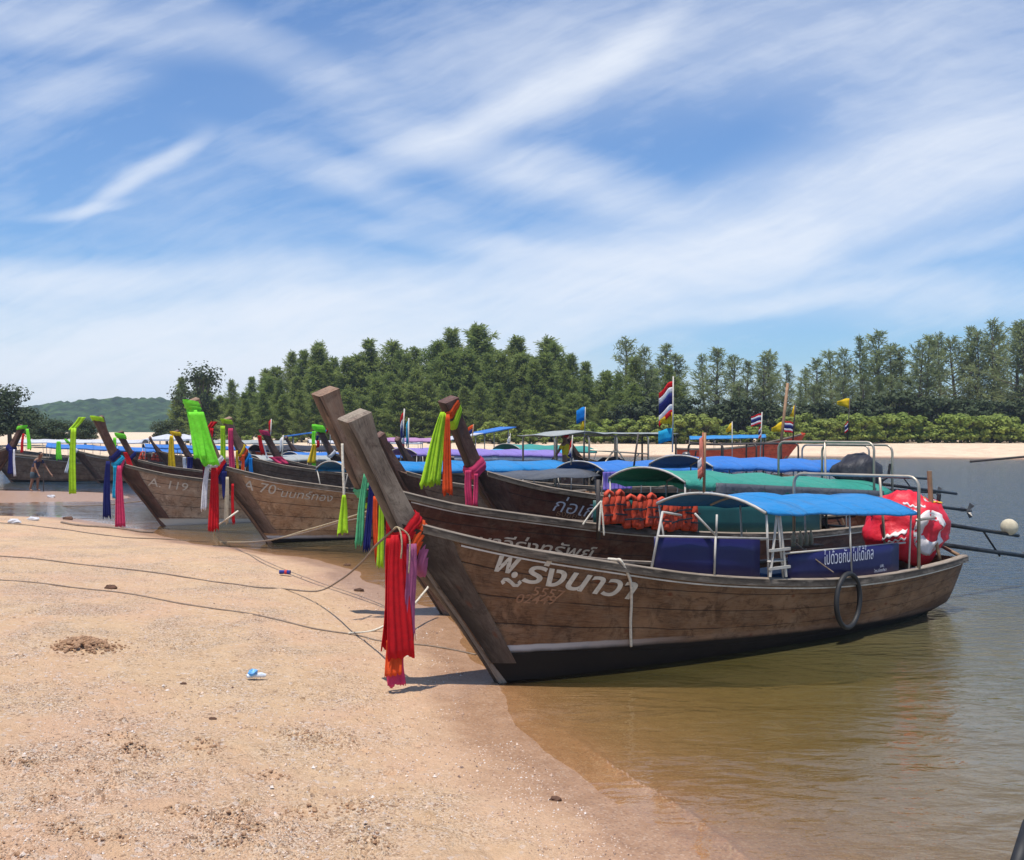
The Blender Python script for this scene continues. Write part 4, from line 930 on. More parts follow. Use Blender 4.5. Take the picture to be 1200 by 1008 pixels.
decal(lambda u, v: cover_pt(.55 + .35 * u + .06 * (v - .5), -1.6 + .7 * u, .014), 8, 2, mat('emblem_yellow', (.75, .45, .03), .5), 'cover_mark')
# bow ropes and mooring rope over the side
def rope(name, pts, r, m, label, cat='rope', group=None, n=6):
    P_ = [Vector(q) for q in pts]; out_ = []
    for i in range(len(P_) - 1):
        a, b_, c_, d_ = P_[max(i - 1, 0)], P_[i], P_[i + 1], P_[min(i + 2, len(P_) - 1)]
        for k in range(8):
            t = k / 8; out_.append(.5 * ((2 * b_) + (c_ - a) * t + (2 * a - 5 * b_ + 4 * c_ - d_) * t * t + (3 * b_ - a - 3 * c_ + d_) * t ** 3))
    out_.append(P_[-1]); mb = MB(); mb.tube(out_, r, n); o = mb.build(name, m, None, smooth=True); return tag(o, label, cat, group)
def side_pt(b, px, py, off=.02):
    s, z = b.at(px, py, -.6 * b.k)
    for _ in range(4): s, z = b.at(px, py, -b.skin(s, z))
    return b.wpt(s, -(b.skin(s, z) + off), z)
def gun_pt(b, px, side=-1, dz=.05, dy=0.0):
    lo, hi = -1.0, b.L
    for _ in range(30):
        m_ = (lo + hi) / 2; q = b.sheer(m_, dy, dz, side); w = b.wpt(*q)
        if w.x / w.y * F + 600 < px: lo = m_
        else: hi = m_
    return w
q0 = gun_pt(B1, 713, -1, .055, -.12); q1 = gun_pt(B1, 728, -1, .05, .03)
rope('mooring_rope', [q0, gun_pt(B1, 722, -1, .06, -.02), q1, side_pt(B1, 737, 680), side_pt(B1, 738, 705, .025), side_pt(B1, 737, 730, .025), side_pt(B1, 738, 757, .02)], .016, M_ROPEW, 'pale rope hanging over the side of the nearest boat beside its lettering')
sx_, sz_ = B1.at(737, 718, -.7); mb = MB(); c_ = side_pt(B1, 737, 712, .03)
# sash of the nearest boat
sash(B1, 'long red, orange and mauve sash knotted round the grey prow of the nearest boat', [
    (C_RED, 1.60, .12, dict(out=.035, tilt=.10)), (C_ORANGE, 1.49, .12, dict(out=.045, tilt=.14)), (C_MAUVE, 1.37, .14, dict(out=.04, tilt=.18))],
    [(C_RED, (-1.185, -.15, 1.55), 1.12, .15, .28, dict(nf=4, fold=.028, jag=.02)), (C_ORANGE, (-1.22, -.13, .60), .31, .16, .17, dict(nf=3, fold=.02, jag=.02)), (C_PINK, (-1.21, -.12, .48), .30, .18, .18, dict(nf=3, fold=.022, jag=.02)),
     (C_MAUVE, (-1.06, -.165, 1.46), .86, .10, .12, dict(nf=4, fold=.02, sway=(.0, 0))), (C_RED, (-1.25, -.11, 1.52), 1.0, .08, .18, dict(nf=2, fold=.02, jag=.02))])
kp = B1.wpt(-1.20, -.13, 1.63)
for i, (dx, dz, L) in enumerate([(0, 0, .22), (.08, -.02, .34)]):
    a = B1.wpt(-1.19 + dx, -.20, 1.56 + dz); rope('knotted_cord', [B1.wpt(-1.22, -.12, 1.60), B1.wpt(-1.2, -.16, 1.62), a, a + Vector((.01, -.01, -L * .5)), a + Vector((0, 0, -L))], .008, M_ROPE, 'pale cord end hanging from the knot above the red sash, %s of two' % ('left' if i == 0 else 'right'))
M_CORD = MB(); 
# tyre ring hung from the near boat
def ring(b, px, py, R_, r, label, tilt=.5):
    c = side_pt(b, px, py, .13); mb = MB(); ax = Vector((math.cos(b.a + tilt), math.sin(b.a + tilt), 0)); pts = [c + ax * R_ * .9 * math.cos(t) + Vector((0, 0, R_ * 1.05 * math.sin(t))) for t in [2 * math.pi * k / 28 for k in range(28)]]
    pts = [q + Vector((0, 0, 0)) for q in pts]; mb.tube(pts, r, 10, closed=True); tag(mb.build('rubber_fender', M_RUBBER, None, smooth=True), label, 'fender')
ring(B1, 983, 702, .30, .030, 'black rubber ring hanging on the side of the nearest boat under the lettered panel', .12)
rope('fender_cord', [P(930, 634, 11.3), P(955, 655, 11.3), P(977, 671, 11.3)], .008, M_ROPED, 'thin cord crossing the lettered violet panel down to the rubber ring')
# bits on board
def crate(b, s, y, z, size, m, label, rz=0, cat='box'):
    root = empty('storage_box', b.wpt(s, y, z), b.a + rz, label, cat); mb = MB(); a, c, h = size
    mb.box((0, 0, h / 2), (a, c, h), taper=1.04); mb.build('body', m, root, bevel=.01); mb = MB(); mb.box((0, 0, h + .015), (a * 1.08, c * 1.08, .03)); mb.build('lid', m, root, bevel=.006); return root
crate(B1, 4.2, .1, .42, (.5, .4, .3), mat('box_blue', (.02, .07, .16), .5), 'dark blue storage box inside the nearest boat under the canopy')
crate(B1, 2.4, .2, .42, (.45, .35, .22), mat('box_dark', (.03, .03, .035), .5), 'dark storage box inside the nearest boat ahead of the canopy')
bo = MB(); 
for i, dx in enumerate([0, .14, .26, .36]):
    w = B1.wpt(5.1 + dx, .45, .95); root = empty('drink_bottle', w, 0, 'pale %s bottle standing in a row on the far rail shelf of the nearest boat' % ['leftmost', 'second', 'third', 'rightmost'][i], 'bottle', 'bottles in a row on the nearest boat')
    mb = MB(); mb.tube([(0, 0, 0), (0, 0, .13), (0, 0, .17), (0, 0, .2)], [.035, .035, .015, .014], 8); mb.build('body', C_CREAM, root, smooth=True)
mb = MB(); mb.box((5.3, .45, .935), (.7, .14, .03)); mb.build('shelf', W_DECK, B1.root)
# ladder
lad = empty('ladder', B1.wpt(3.1, -.84, 0), B1.a, 'white ladder leaning between the two violet side panels of the nearest boat', 'ladder')
mb = MB(); mb.tube([(-.02, 0, .88), (.12, .02, 1.58)], .016, 6); mb.build('side_bar', M_WHITEPOLE, lad); mb = MB(); mb.tube([(.25, 0, .86), (.16, .02, 1.55)], .016, 6); mb.build('side_bar', M_WHITEPOLE, lad)
for z in (.97, 1.17): mb = MB(); mb.box((.14, 0, z), (.34, .03, .03)); mb.build('rung', M_WHITEPOLE, lad)
# Thai pennant on the canopy arch
flag(825, 577, 826, 507, 11.5, 'faded salmon pennant furled on a pole at the front of the near blue canopy', [(C_SALMON, 509, 50, -6, 'rect', .5), ([C_WHITE, C_SALMON], 534, 22, -9, 'rect', .9)], M_BAMBOO, .018)
# white float on the shaft
w = B1.wpt(9.75, 0, .98); mb = MB(); mb.ball(w, .13, 12, 8, lambda d: 1 + .06 * mnoise.noise(d * 3)); tag(mb.build('white_float', C_CREAM, None, smooth=True), 'white float tied on the raised propeller shaft at the right edge', 'float')

# ---------------------------------------------------------------- second and third boats
B2 = Boat('longtail_boat', (-.95, 13.3), 35.5, 1.1, 10.0, 3.02, W_B2, W_PROWT, 'dark red boat with long green canopy and orange life jackets, second from the camera').hull(2)
B2.stripe()
B2.canopy(3.75, 9.0, .88, 1.72, 1.38, .20, T_GREEN, hem=.10, seed=5, nhoop=5, skirt=(T_GREY, .20, -1, .12, .95))
S0 = B2.at(704, 600, -.85)[0]; B2.panel(S0, 6.9, 1.50, 1.34, -1, T_DGREEN, 'side_panel'); B2.panel(S0 + 1.7, 8.4, 1.46, 1.30, 1, T_DGREEN, 'side_panel')
B2.frame(8.5, 8.0, .86, 2.28, m=M_STEEL); B2.frame(9.3, 9.1, .7, 2.22, m=M_STEEL); B2.poles([((8.3, 0, .7), (8.25, 0, 2.27)), ((7.0, -.84, .8), (7.0, -.84, 1.5))], M_STEEL, .022, 'steel_post')
e2 = B2.engine(9.55, 1.35, tilt=-.10, length=3.1)
def tarp_lump(parent, c, r, m, seed, name='engine_cover'):
    mb = MB(); mb.ball(c, r, 22, 14, lambda d: (1 + .22 * mnoise.noise(d * 1.8 + Vector((seed, 0, 0))) + .10 * mnoise.noise(d * 5)) * (1.0 if d.z > -.2 else .9)); return mb.build(name, m, parent, smooth=True)
tarp_lump(e2, (9.25, 0, 1.62), (.55, .42, .42), T_BLACK, 3)
B2.lettering('นาวีรุ่งทรัพย์', 553, 640, .25, M_LETTER, -.16, sx=1.5, shear=.3, weight=.002)
B3 = Boat('longtail_boat', (.32, 17.55), 35.5, 1.1, 10.0, 3.05, W_B3, W_PROWD, 'dark reddish boat with white lettering and blue canopy, third from the camera').hull(2)
B3.canopy(3.75, 8.6, .90, 1.80, 1.62, .20, T_BLUE2, hem=.07, seed=9, nhoop=5, front_tilt=0)
B3.frame(8.9, 8.6, .8, 2.15, m=M_STEEL); B3.engine(9.5, 1.3, tilt=-.05, length=3.0); 
B3.lettering('ก่อเกีย', 645, 598, .34, M_LETTERW, -.20, sx=1.25, shear=.3, weight=-.001); B3.lettering('ธงชัย-๒๕๔๙', 650, 604, .15, M_LETTERF, -.2, sx=1.3, shear=.2)
mb = MB(); s, z = B3.at(600, 585, -.3)
# post with rope lashing at B2's green panel
B2.poles([((S0, -.80, .95), (S0 - .04, -.84, 1.80))], M_DARKPOLE, .03, 'canopy_post')
a = B2.wpt(S0 - .02, -.88, 1.50); 
for i, q in enumerate([(-.26, -.33), (-.03, -.42), (.04, -.48)]):
    rope('lashing_rope', [a, a + Vector((q[0] * .5, -.03, q[1] * .45)), a + Vector((q[0], -.03, q[1]))], .014, M_ROPEW, ['pale rope end slanting left', 'middle pale rope end hanging', 'pale rope end hanging at the right'][i] + ' from the dark post beside the orange life jackets', group=None)
# life jackets
M_LJ = mat('life_jacket_orange', (0.50, 0.055, 0.02), .7, var=.2, scale=8, bump=.3, bscale=15); M_LJS = mat('life_jacket_strap', (0.03, 0.03, 0.035), .7)
def life_jacket():
    root = empty('life_jacket')
    for sd in (-1, 1):
        mb = MB(); rows = []
        for i in range(9):
            t = i / 8; w = .11 * (1 - .55 * max(0, t - .55) / .45) ; cx = sd * (.085 - .02 * t); row = []
            for j in range(10):
                a_ = 2 * math.pi * j / 10; row.append(Vector((cx + w * .7 * math.cos(a_), .045 * math.sin(a_) * (1 + .3 * math.sin(t * 9)), -.5 + .5 * t)))
            rows.append(row)
        mb.grid(rows, close=True); mb.f.append(tuple(range(9, -1, -1))); mb.build('foam_panel', M_LJ, root, smooth=True)
    mb = MB(); mb.tube([(-.07, 0, -.02), (-.06, .01, .06), (0, .02, .10), (.06, .01, .06), (.07, 0, -.02)], .035, 8); mb.build('collar', M_LJ, root, smooth=True)
    for z in (-.15, -.33): mb = MB(); mb.box((0, -.055, z), (.30, .012, .03)); mb.build('strap', M_LJS, root)
    return root
lj = life_jacket(); first = True
LJLAB = ['leftmost', 'second from the left', 'third from the left', 'fourth from the left', 'fifth from the left', 'sixth from the left', 'seventh from the left', 'eighth from the left', 'ninth from the left']
for i in range(9):
    o = lj if first else copy_tree(lj); first = False; s = S0 + .22 + i * .19
    o.location = B2.wpt(s, -(B2.gb(s) + .05), B2.gz(s) + .44 + .03 * math.sin(i * 2)); o.rotation_euler = (.05 * math.sin(i), .12 * math.sin(i * 1.7), B2.a + .3 * math.sin(i * 2.3)); o.scale = (.95, 1, .78)
    tag(o, 'orange life jacket hanging on the second boat, %s in the row' % LJLAB[i], 'life jacket', 'orange life jackets in a row on the second boat')
# sashes on B2, B3
sash(B2, 'mint, navy, wine and brown sash hanging behind the prow of the nearest boat', [(C_MINT, 1.78, .12, dict(out=.03, tilt=.1))],
     [(C_MINT, (-1.24, -.19, 1.95), .90, .06, .12, dict(nf=3, sway=(-.12, 0))), (C_NAVY, (-1.17, -.21, 1.86), .86, .06, .10, dict(nf=3, sway=(-.06, 0))), (C_WINE, (-1.11, -.20, 1.82), .80, .07, .11, dict(nf=3)), (C_BROWN, (-1.05, -.22, 1.78), .74, .06, .10, dict(nf=3))])
sash(B2, 'orange, lime and red ribbons hanging just left of the long red sash', [(C_LIME, 1.62, .08, dict(out=.03, tilt=.1))],
     [(C_ORANGE, (-1.12, -.22, 1.66), .80, .06, .07, dict(nf=2)), (C_LIME, (-1.05, -.24, 1.64), .86, .06, .10, dict(nf=2)), (C_RED, (-.93, -.22, 1.62), .84, .06, .09, dict(nf=2))])
w0 = B2.wpt(B2.lead(2.35), -.17, 2.35)
rope('sash_cord', [P(401, 520, 12.2), P(402, 550, 12.15), P(403, 572, 12.15), P(403, 588, 12.15)], .017, M_ROPEW, 'pale cord hanging from the second prow with a small lime tassel at its end')
def free_sash(px, py, Y, tails, label, ang=.6, bands=()):
    root = empty('prow_sash', P(px, py, Y), ang, label, 'sash', 'coloured sashes tied to the prows')
    for i, (m, dx, dz, L, w0, w1, kw) in enumerate(tails):
        mb = MB(); hang(mb, (dx, -.01 * i, dz), L, w0, w1, seed=i * 3 + int(px), **kw); mb.build('tail', m, root, smooth=True, solid=.006, offset=0)
    for m, pts, r in bands: mb = MB(); mb.tube(pts, r, 8); mb.build('knot', m, root, smooth=True)
    return root
free_sash(403, 580, 12.1, [(C_LIME, 0, 0, .50, .04, .15, dict(nf=2))], 'small lime tassel at the end of the cord from the second prow')
sash(B3, 'lime and orange sash tied round the tip of the dark prow of the third boat', [(C_ORANGE, 2.86, .12, dict(out=.02, tilt=.12)), (C_LIME, 2.73, .14, dict(out=.025, tilt=.16))],
     [(C_LIME, (-1.93, -.17, 2.80), 1.22, .08, .30, dict(nf=3, sway=(-.34, -.05))), (C_LIME, (-1.90, -.16, 2.78), 1.15, .08, .24, dict(nf=2, sway=(-.20, -.05))), (C_ORANGE, (-1.84, -.19, 2.76), 1.32, .06, .20, dict(nf=3, sway=(-.04, -.02)))])
sash(B3, 'bright pink sash knotted round the lower prow of the third boat', [(C_PINK, 1.86, .20, dict(out=.05, tilt=.10))],
     [(C_PINK, (-1.42, -.17, 1.82), .62, .12, .16, dict(nf=3)), (C_PINK, (-1.30, -.22, 1.76), .52, .08, .10, dict(nf=2))])

# ---------------------------------------------------------------- the row of boats to the left and behind
def mk(R, k, L, zt, hull, prow, label, detail=1, ang=35.5, roof=None, stripe=False, **kw):
    b = Boat('longtail_boat', R, ang, k, L, zt, hull, prow, label).hull(detail)
    if roof:
        s0, s1, z0, z1, cr, m, hw, nh = roof; b.canopy(s0, s1, hw, z0, z1, cr, m, nhoop=nh, seed=int(R[1] * 7) % 50, hem=.08)
    if stripe: b.stripe()
    return b
def joint(b): z = 1.66 * b.k; return b.lead(z), z
A70 = mk((-5.42, 21.7), 1.06, 9.6, 3.16, W_TAN, W_PROWT, 'tan wooden boat numbered A70 with bright green cloth over its prow', 2, roof=(1.55, 8.0, 1.60, 1.50, .19, T_BLUE, .86, 5), stripe=True)
A70.lettering('A 70', 283, 573, .30, M_LETTER, -.20, sx=1.2, shear=.15); A70.lettering('ันนทร์ทอง', 327, 582, .24, M_LETTER, -.13, sx=1.2, shear=.2); A70.lettering('ที่', 297, 590, .22, M_LETTERF, -.2)
l, z = joint(A70)
sash(A70, 'bright green cloth wrapped over the tip of the A70 prow and draped down its front', [(C_GREEN, 2.99, .26, dict(out=.018, tilt=-.02, cap=True))],
     [(C_GREEN, (A70.lead(2.86) + .06, -.21, 2.88), 1.12, .32, .36, dict(ax=(.85, -.5, 0), nf=2, fold=.03, sway=(.30, 0), jag=.03)), (C_GREEN, (A70.lead(2.9) + .02, -.10, 2.92), 1.0, .26, .30, dict(ax=(.6, -.8, 0), nf=2, fold=.03, sway=(.24, 0), jag=.04))])
sash(A70, 'red, white and navy sash knotted round the lower prow of the A70 boat', [(C_WHITE, 1.80, .13, dict(out=.04, tilt=.1)), (C_RED, 1.70, .12, dict(out=.05, tilt=.14)), (C_NAVY, 1.60, .14, dict(out=.05, tilt=.2))],
     [(C_WHITE, (-1.38, -.18, 1.74), .92, .09, .13, dict(nf=3, sway=(-.10, 0))), (C_RED, (-1.24, -.20, 1.70), 1.32, .13, .24, dict(nf=4)), (C_NAVY, (-1.04, -.24, 1.62), .55, .10, .12, dict(nf=3)),
      (C_CREAM, (-.98, -.25, 1.50), .98, .06, .10, dict(nf=3)), (C_WINE, (-1.40, -.05, 1.78), .52, .08, .12, dict(nf=2)), (C_RED, (-.86, -.25, 1.35), .85, .05, .07, dict(nf=2))])
A119 = mk((-9.15, 25.6), 1.0, 9.0, 2.84, W_GREY, W_PROWD, 'greyed boat numbered A.119 with a pale keel and a bare leaning prow', 2, roof=None)
A119.lettering('A. 119', 173, 569, .30, M_LETTER, -.18, sx=1.2, shear=.12)
sash(A119, 'lime sash over the A.119 prow tip, hanging nearly to the sand', [(C_LIME, 2.78, .12, dict(out=.016, tilt=-.02, cap=True))],
     [(C_LIME, (-2.16, -.16, 2.55), 1.62, .12, .17, dict(nf=2, fold=.012, sway=(-.05, 0), jag=.01)), (C_LIME, (-1.96, -.15, 2.82), .32, .17, .15, dict(ax=(.9, -.3, 0), nf=2, fold=.01, sway=(-.22, 0), jag=0))])
sash(A119, 'navy, cyan and rose sash knotted round the lower prow of the A.119 boat', [(C_CYAN, 1.70, .13, dict(out=.05, tilt=.1)), (C_NAVY, 1.86, .14, dict(out=.04, tilt=.1)), (C_PINK, 1.58, .10, dict(out=.05, tilt=.2))],
     [(C_NAVY, (-1.36, -.18, 1.72), 1.42, .09, .20, dict(nf=4, sway=(-.05, 0))), (C_CYAN, (-1.20, -.20, 1.60), .80, .08, .09, dict(nf=2)), (C_PINK, (-1.10, -.22, 1.60), 1.55, .09, .26, dict(nf=4))])
P7 = mk((-7.0, 29.6), 1.05, 10.5, 2.86, W_FAR, W_PROWT, 'brown boat behind A70 with lilac canopy and a prow dressed in red, lime and pink', 1, roof=(4.2, 10.2, 1.75, 1.62, .17, T_PURPLE, .95, 5))
g_ = MB(); R_ = [[Vector((s, -(.95 + .02 * d), 1.72 - .13 * (s - 4.2) / 6 - .24 * d)) for d in (0, .5, 1)] for s in np.linspace(5.6, 10.2, 20)]; g_.grid(R_); g_.build('canopy_skirt', T_WHITE, P7.root, smooth=True, solid=.006)
sash(P7, 'red, lime and pink sashes folded over the prow tip behind the A70 boat', [(C_LIME, 2.74, .14, dict(out=.016, tilt=-.02, cap=True))],
     [(C_RED, (-2.10, -.10, 2.55), 1.15, .10, .13, dict(nf=2, sway=(-.14, 0))), (C_LIME, (-1.82, -.2, 2.62), 1.30, .13, .17, dict(nf=2, sway=(.02, 0))), (C_PINK, (-1.60, -.24, 2.55), 1.22, .14, .17, dict(nf=2, sway=(.02, 0))), (C_RED, (-2.0, 0, 2.74), .30, .2, .16, dict(nf=2, sway=(-.2, 0)))])
sash(P7, 'yellow, black and orange bands tied low on the prow behind the A70 boat', [(C_ORANGE, 1.78, .10, dict(out=.04, tilt=.15)), (C_YELLOW, 1.90, .08, dict(out=.04, tilt=.15)), (C_BLUE, 1.62, .14, dict(out=.05, tilt=.15))],
     [(C_BLUE, (-1.0, -.25, 1.68), .55, .10, .12, dict(nf=2)), (C_ORANGE, (-1.22, -.22, 1.78), .6, .08, .10, dict(nf=2)), (C_YELLOW, (-1.40, -.2, 1.9), .55, .06, .07, dict(nf=2))])
P8 = mk((-6.9, 33.0), .95, 11, 2.50, W_B3, W_PROWD, 'dark boat with sky blue canopy and a red and pink dressed prow', 1, roof=(5.0, 10.8, 1.66, 1.56, .16, T_CYAN, .95, 5))
sash(P8, 'red and pink sashes over the short dark prow right of the lime and pink one', [(C_PINK, 2.40, .16, dict(out=.016, tilt=-.02, cap=True))],
     [(C_RED, (-1.72, -.18, 2.32), .62, .12, .14, dict(nf=2, sway=(.1, 0))), (C_PINK, (-1.2, -.2, 1.62), .22, .5, .4, dict(nf=2, sway=(.3, 0))), (C_WHITE, (-1.6, -.2, 2.1), .5, .04, .06, dict(nf=1, sway=(.1, 0)))])
P9 = mk((-5.85, 37.0), 1.0, 11.5, 2.66, W_FAR, W_PROWD, 'brown boat with green canopy far behind, its prow tip wrapped in green', 1, roof=(6.9, 11.0, 1.72, 1.58, .22, T_TEAL, 1.0, 4))
sash(P9, 'green and yellow sash with a small striped ribbon on the far slim prow', [(C_GREEN, 2.55, .28, dict(out=.06, tilt=-.02, cap=True)), (C_WHITE, 1.62, .12, dict(out=.05, tilt=.1))],
     [(C_GREEN, (-1.80, -.15, 2.45), .6, .16, .12, dict(nf=2, sway=(-.05, 0))), (C_YELLOW, (-1.80, -.18, 1.98), .66, .12, .34, dict(nf=2, sway=(-.1, 0))), (C_GREEN, (-1.80, -.15, 1.4), .8, .16, .14, dict(nf=2)), (C_NAVY, (-1.68, -.2, 2.3), .2, .1, .1, dict(nf=2)), (C_RED, (-1.68, -.21, 2.12), .25, .1, .12, dict(nf=2))])
P6 = mk((-11.2, 37.0), .95, 9, 2.48, W_B3, W_PROWD, 'dark boat whose prow wears a yellow sash, left of the green cloth', 1, roof=(3.0, 8.0, 1.5, 1.4, .15, T_BLUE2, .9, 4))
sash(P6, 'long yellow sash hanging from the dark prow just left of the bright green cloth', [(C_YELLOW, 2.36, .16, dict(out=.05, tilt=-.02, cap=True))], [(C_YELLOW, (-1.66, -.16, 2.30), 1.45, .12, .30, dict(nf=2)), (C_NAVY, (-1.0, -.2, 1.5), .5, .2, .2, dict(nf=2)), (C_WHITE, (-1.2, -.2, 1.5), .5, .12, .14, dict(nf=2))])
P4 = mk((-12.1, 34.0), .92, 9.5, 2.46, W_B3, W_PROWD, 'dark red boat behind A.119 with white canopy and a green tipped prow', 1, roof=(3.2, 8.6, 1.45, 1.38, .15, T_PALE, .85, 4))
sash(P4, 'green sash over the prow tip just behind the bare leaning A.119 prow', [(C_GREEN, 2.30, .18, dict(out=.04, tilt=-.02, cap=True)), (C_NAVY, 1.62, .12, dict(out=.05, tilt=.1))], [(C_GREEN, (-1.62, -.14, 2.25), 1.2, .1, .14, dict(nf=2)), (C_RED, (-1.3, -.2, 1.75), .5, .12, .2, dict(nf=2, sway=(.2, 0)))])
B4 = mk((-1.55, 21.4), 1.0, 10, 2.44, W_FAR, W_PROWD, 'brown boat with blue canopy, lilac curtain and grey bow awning, fourth in the near row', 1, roof=(3.9, 8.8, 1.56, 1.50, .20, T_BLUE2, .9, 5))
g_ = MB(); R_ = []
for i in range(14):
    s = .9 + 2.95 * i / 13; w = .45 + .4 * i / 13; R_.append([Vector((s, f * w, 1.52 + .05 * i / 13 - .16 * abs(f) ** 2 + .02 * math.sin(i * 1.3 + f * 3))) for f in (-1, -.6, -.2, .2, .6, 1)])
g_.grid(R_); g_.build('bow_awning', T_GREY, B4.root, smooth=True, solid=.01)
g_ = MB()
for k in range(1): hang(g_, (4.3, -.93, 1.52), .42, .9, .9, ax=(1, 0, 0), nf=7, fold=.03, jag=.02)
g_.build('curtain', C_LILAC, B4.root, smooth=True, solid=.005)
B8 = mk((-1.9, 27.2), 1.0, 10.5, 2.3, W_FAR, W_PROWD, 'boat with a flat white canopy on tall steel posts in the middle of the group', 1)
# flat white canopy on posts
g_ = MB(); rows = []
for i in range(16):
    s = 3.1 + 5.2 * i / 15; rows.append([Vector((s, f * .8, 2.34 + (.14 * math.exp(-((s - 4.5) / .7) ** 2)) - .03 * abs(f) + .02 * mnoise.noise(Vector((s * 2, f * 2, 3))) + (.06 if s > 5.2 else 0))) for f in (-1, -.5, 0, .5, 1)])
g_.grid(rows); g_.build('canopy', T_PALE, B8.root, smooth=True, solid=.02)
for s in (3.3, 4.6, 5.7, 7.0, 8.2): B8.frame(s, s, .78, 2.33, m=M_STEEL if s != 8.2 else M_DARKPOLE, r=.03, name='canopy_hoop')
B8.poles([((4.6, -.78, 1.9), (7.0, -.78, 1.75)), ((4.7, -.78, 1.0), (5.6, -.78, 1.9)), ((5.7, -.78, .9), (6.6, -.78, 1.75)), ((5.7, -.78, 1.9), (6.7, -.78, .9))], M_STEEL, .025, 'steel_post')
B8.engine(9.3, 1.3, shafts=True); tarp_lump(B8.root, (6.2, 0, 1.25), (.8, .4, .4), T_BLACK, 8, 'cargo_cover')
N5 = mk((3.0, 33.0), 1.0, 10, 2.3, W_FAR, W_PROWD, 'boat with bare dark steel canopy frame in front of the red boat', 1)
for s in (5.0, 6.8, 8.2, 9.2): N5.frame(s, s, .85, 1.98, m=M_DARKPOLE, r=.035, name='canopy_hoop')
N5.poles([((5.0, -.7, 1.97), (9.2, -.7, 1.99)), ((5.0, .7, 1.97), (9.2, .7, 1.99)), ((3.9, -.3, 2.06), (5.0, -.3, 1.97)), ((7.6, -.8, .8), (8.6, -.8, 1.5))], M_DARKPOLE, .03, 'steel_post')
for (px, lab) in [(765, 0)]: pass
# far left boats
L2 = mk((-24.0, 47.0), 1.0, 12, 2.3, W_FAR, W_PROWD, 'long brown boat with a blue canopy at the left edge behind the bending person', 1, ang=20, roof=(1.6, 9.5, 1.72, 1.30, .16, T_BLUE2, .85, 6), stripe=True)
L3 = mk((-19.4, 46.0), .95, 11, 2.12, W_FAR, W_PROWD, 'brown boat with white rail and red life jackets, left of the A.119 boat', 1, ang=25, roof=(2.0, 8.5, 1.72, 1.5, .14, T_BLUE2, .85, 5), stripe=True)
sash(L3, 'green sash on the prow tip of the boat with red life jackets', [(C_GREEN, 1.98, .20, dict(out=.05, tilt=-.02, cap=True)), (C_WHITE, 1.50, .12, dict(out=.06, tilt=.1))], [(C_GREEN, (-1.68, -.14, 1.98), .85, .16, .26, dict(nf=2)), (C_WHITE, (-1.15, -.2, 1.45), .9, .10, .14, dict(nf=2, sway=(-.2, 0))), (C_NAVY, (-1.0, -.2, 1.45), .5, .1, .1, dict(nf=2))])
P1 = mk((-21.9, 41.0), 1.08, 10, 2.72, W_B3, W_PROWD, 'dark boat at the left edge with its prow leaning right', 1, ang=168)
sash(P1, 'green and red sash on the tip of the prow that leans right', [(C_GREEN, 2.60, .16, dict(out=.04, tilt=-.02, cap=True))], [(C_GREEN, (-2.02, .18, 2.55), .85, .14, .20, dict(nf=2, sway=(-.1, 0))), (C_RED, (-1.85, .18, 2.35), .75, .10, .14, dict(nf=2, sway=(.12, 0)))])
sash(P1, 'navy and white sash knotted low on the prow at the left edge', [(C_NAVY, 1.75, .22, dict(out=.06, tilt=.1))], [(C_NAVY, (-1.25, .2, 1.72), 1.05, .14, .26, dict(nf=3)), (C_WHITE, (-1.42, .2, 1.70), 1.08, .08, .12, dict(nf=2))])
N1 = mk((-15.0, 44.5), .95, 10, 2.2, W_FAR, W_PROWD, 'boat with black canopy behind the red and pink dressed prow', 1, roof=(3.5, 9.0, 1.60, 1.5, .22, T_BLACK, 1.0, 4))
N2 = mk((-9.5, 47.0), .95, 11, 2.2, W_FAR, W_PROWD, 'boat with a pink canopy far behind, left of the lime and orange sash', 1, roof=(3.2, 6.5, 2.0, 1.95, .15, T_PINK, .9, 4))
N4 = mk((-5.5, 52.0), .95, 11, 2.2, W_FAR, W_PROWD, 'boat with tilted blue and white awning boards far behind the third prow', 1)
for (s, w, zz) in ((3.0, 2.6, 2.1), (5.2, 2.6, 2.45)):
    mb = MB(); rot = Matrix.Rotation(-.16, 3, 'Y'); mb.box((s, 0, zz), (w, 1.6, .06), rot); mb.build('awning_board', T_BLUE2 if s > 4 else T_WHITE, N4.root, bevel=.01)
    N4.poles([((s - .8, -.7, .8), (s - .8, -.7, zz - .12)), ((s + .8, -.7, .8), (s + .8, -.7, zz + .1)), ((s - .8, .7, .8), (s - .8, .7, zz - .12)), ((s + .8, .7, .8), (s + .8, .7, zz + .1))], M_STEEL, .03, 'canopy_post')
N6 = mk((-21.5, 56.0), .95, 11, 2.1, W_B3, W_PROWD, 'boat with a raised blue canopy behind A.119, left of the white tents', 1, ang=15, roof=(3.0, 8.5, 1.8, 1.75, .15, T_PALE, .9, 4))
mb = MB(); mb.box((9.6, 0, 2.3), (2.6, 1.8, .06), Matrix.Rotation(-.14, 3, 'Y')); mb.build('awning_board', T_BLUE2, N6.root); N6.poles([((8.8, -.8, .8), (8.8, -.8, 2.2)), ((10.4, -.8, .8), (10.4, -.8, 2.4)), ((8.8, .8, .8), (8.8, .8, 2.2)), ((10.4, .8, .8), (10.4, .8, 2.4))], M_STEEL, .03, 'canopy_post')
N7 = mk((-14.5, 60.0), .95, 11, 2.1, W_FAR, W_PROWD, 'boat with pale canopy near the far shore, left of the dense wood', 1, ang=15, roof=(2.0, 9.0, 1.75, 1.7, .15, T_WHITE, .9, 4))
N8 = mk((-13.0, 52.0), .95, 11, 2.1, W_REDP, W_PROWD, 'boat with orange painted hull between the A.119 prow and the yellow sash', 1, ang=15, roof=(2.0, 9.0, 1.5, 1.4, .12, T_PURPLE, .9, 4))
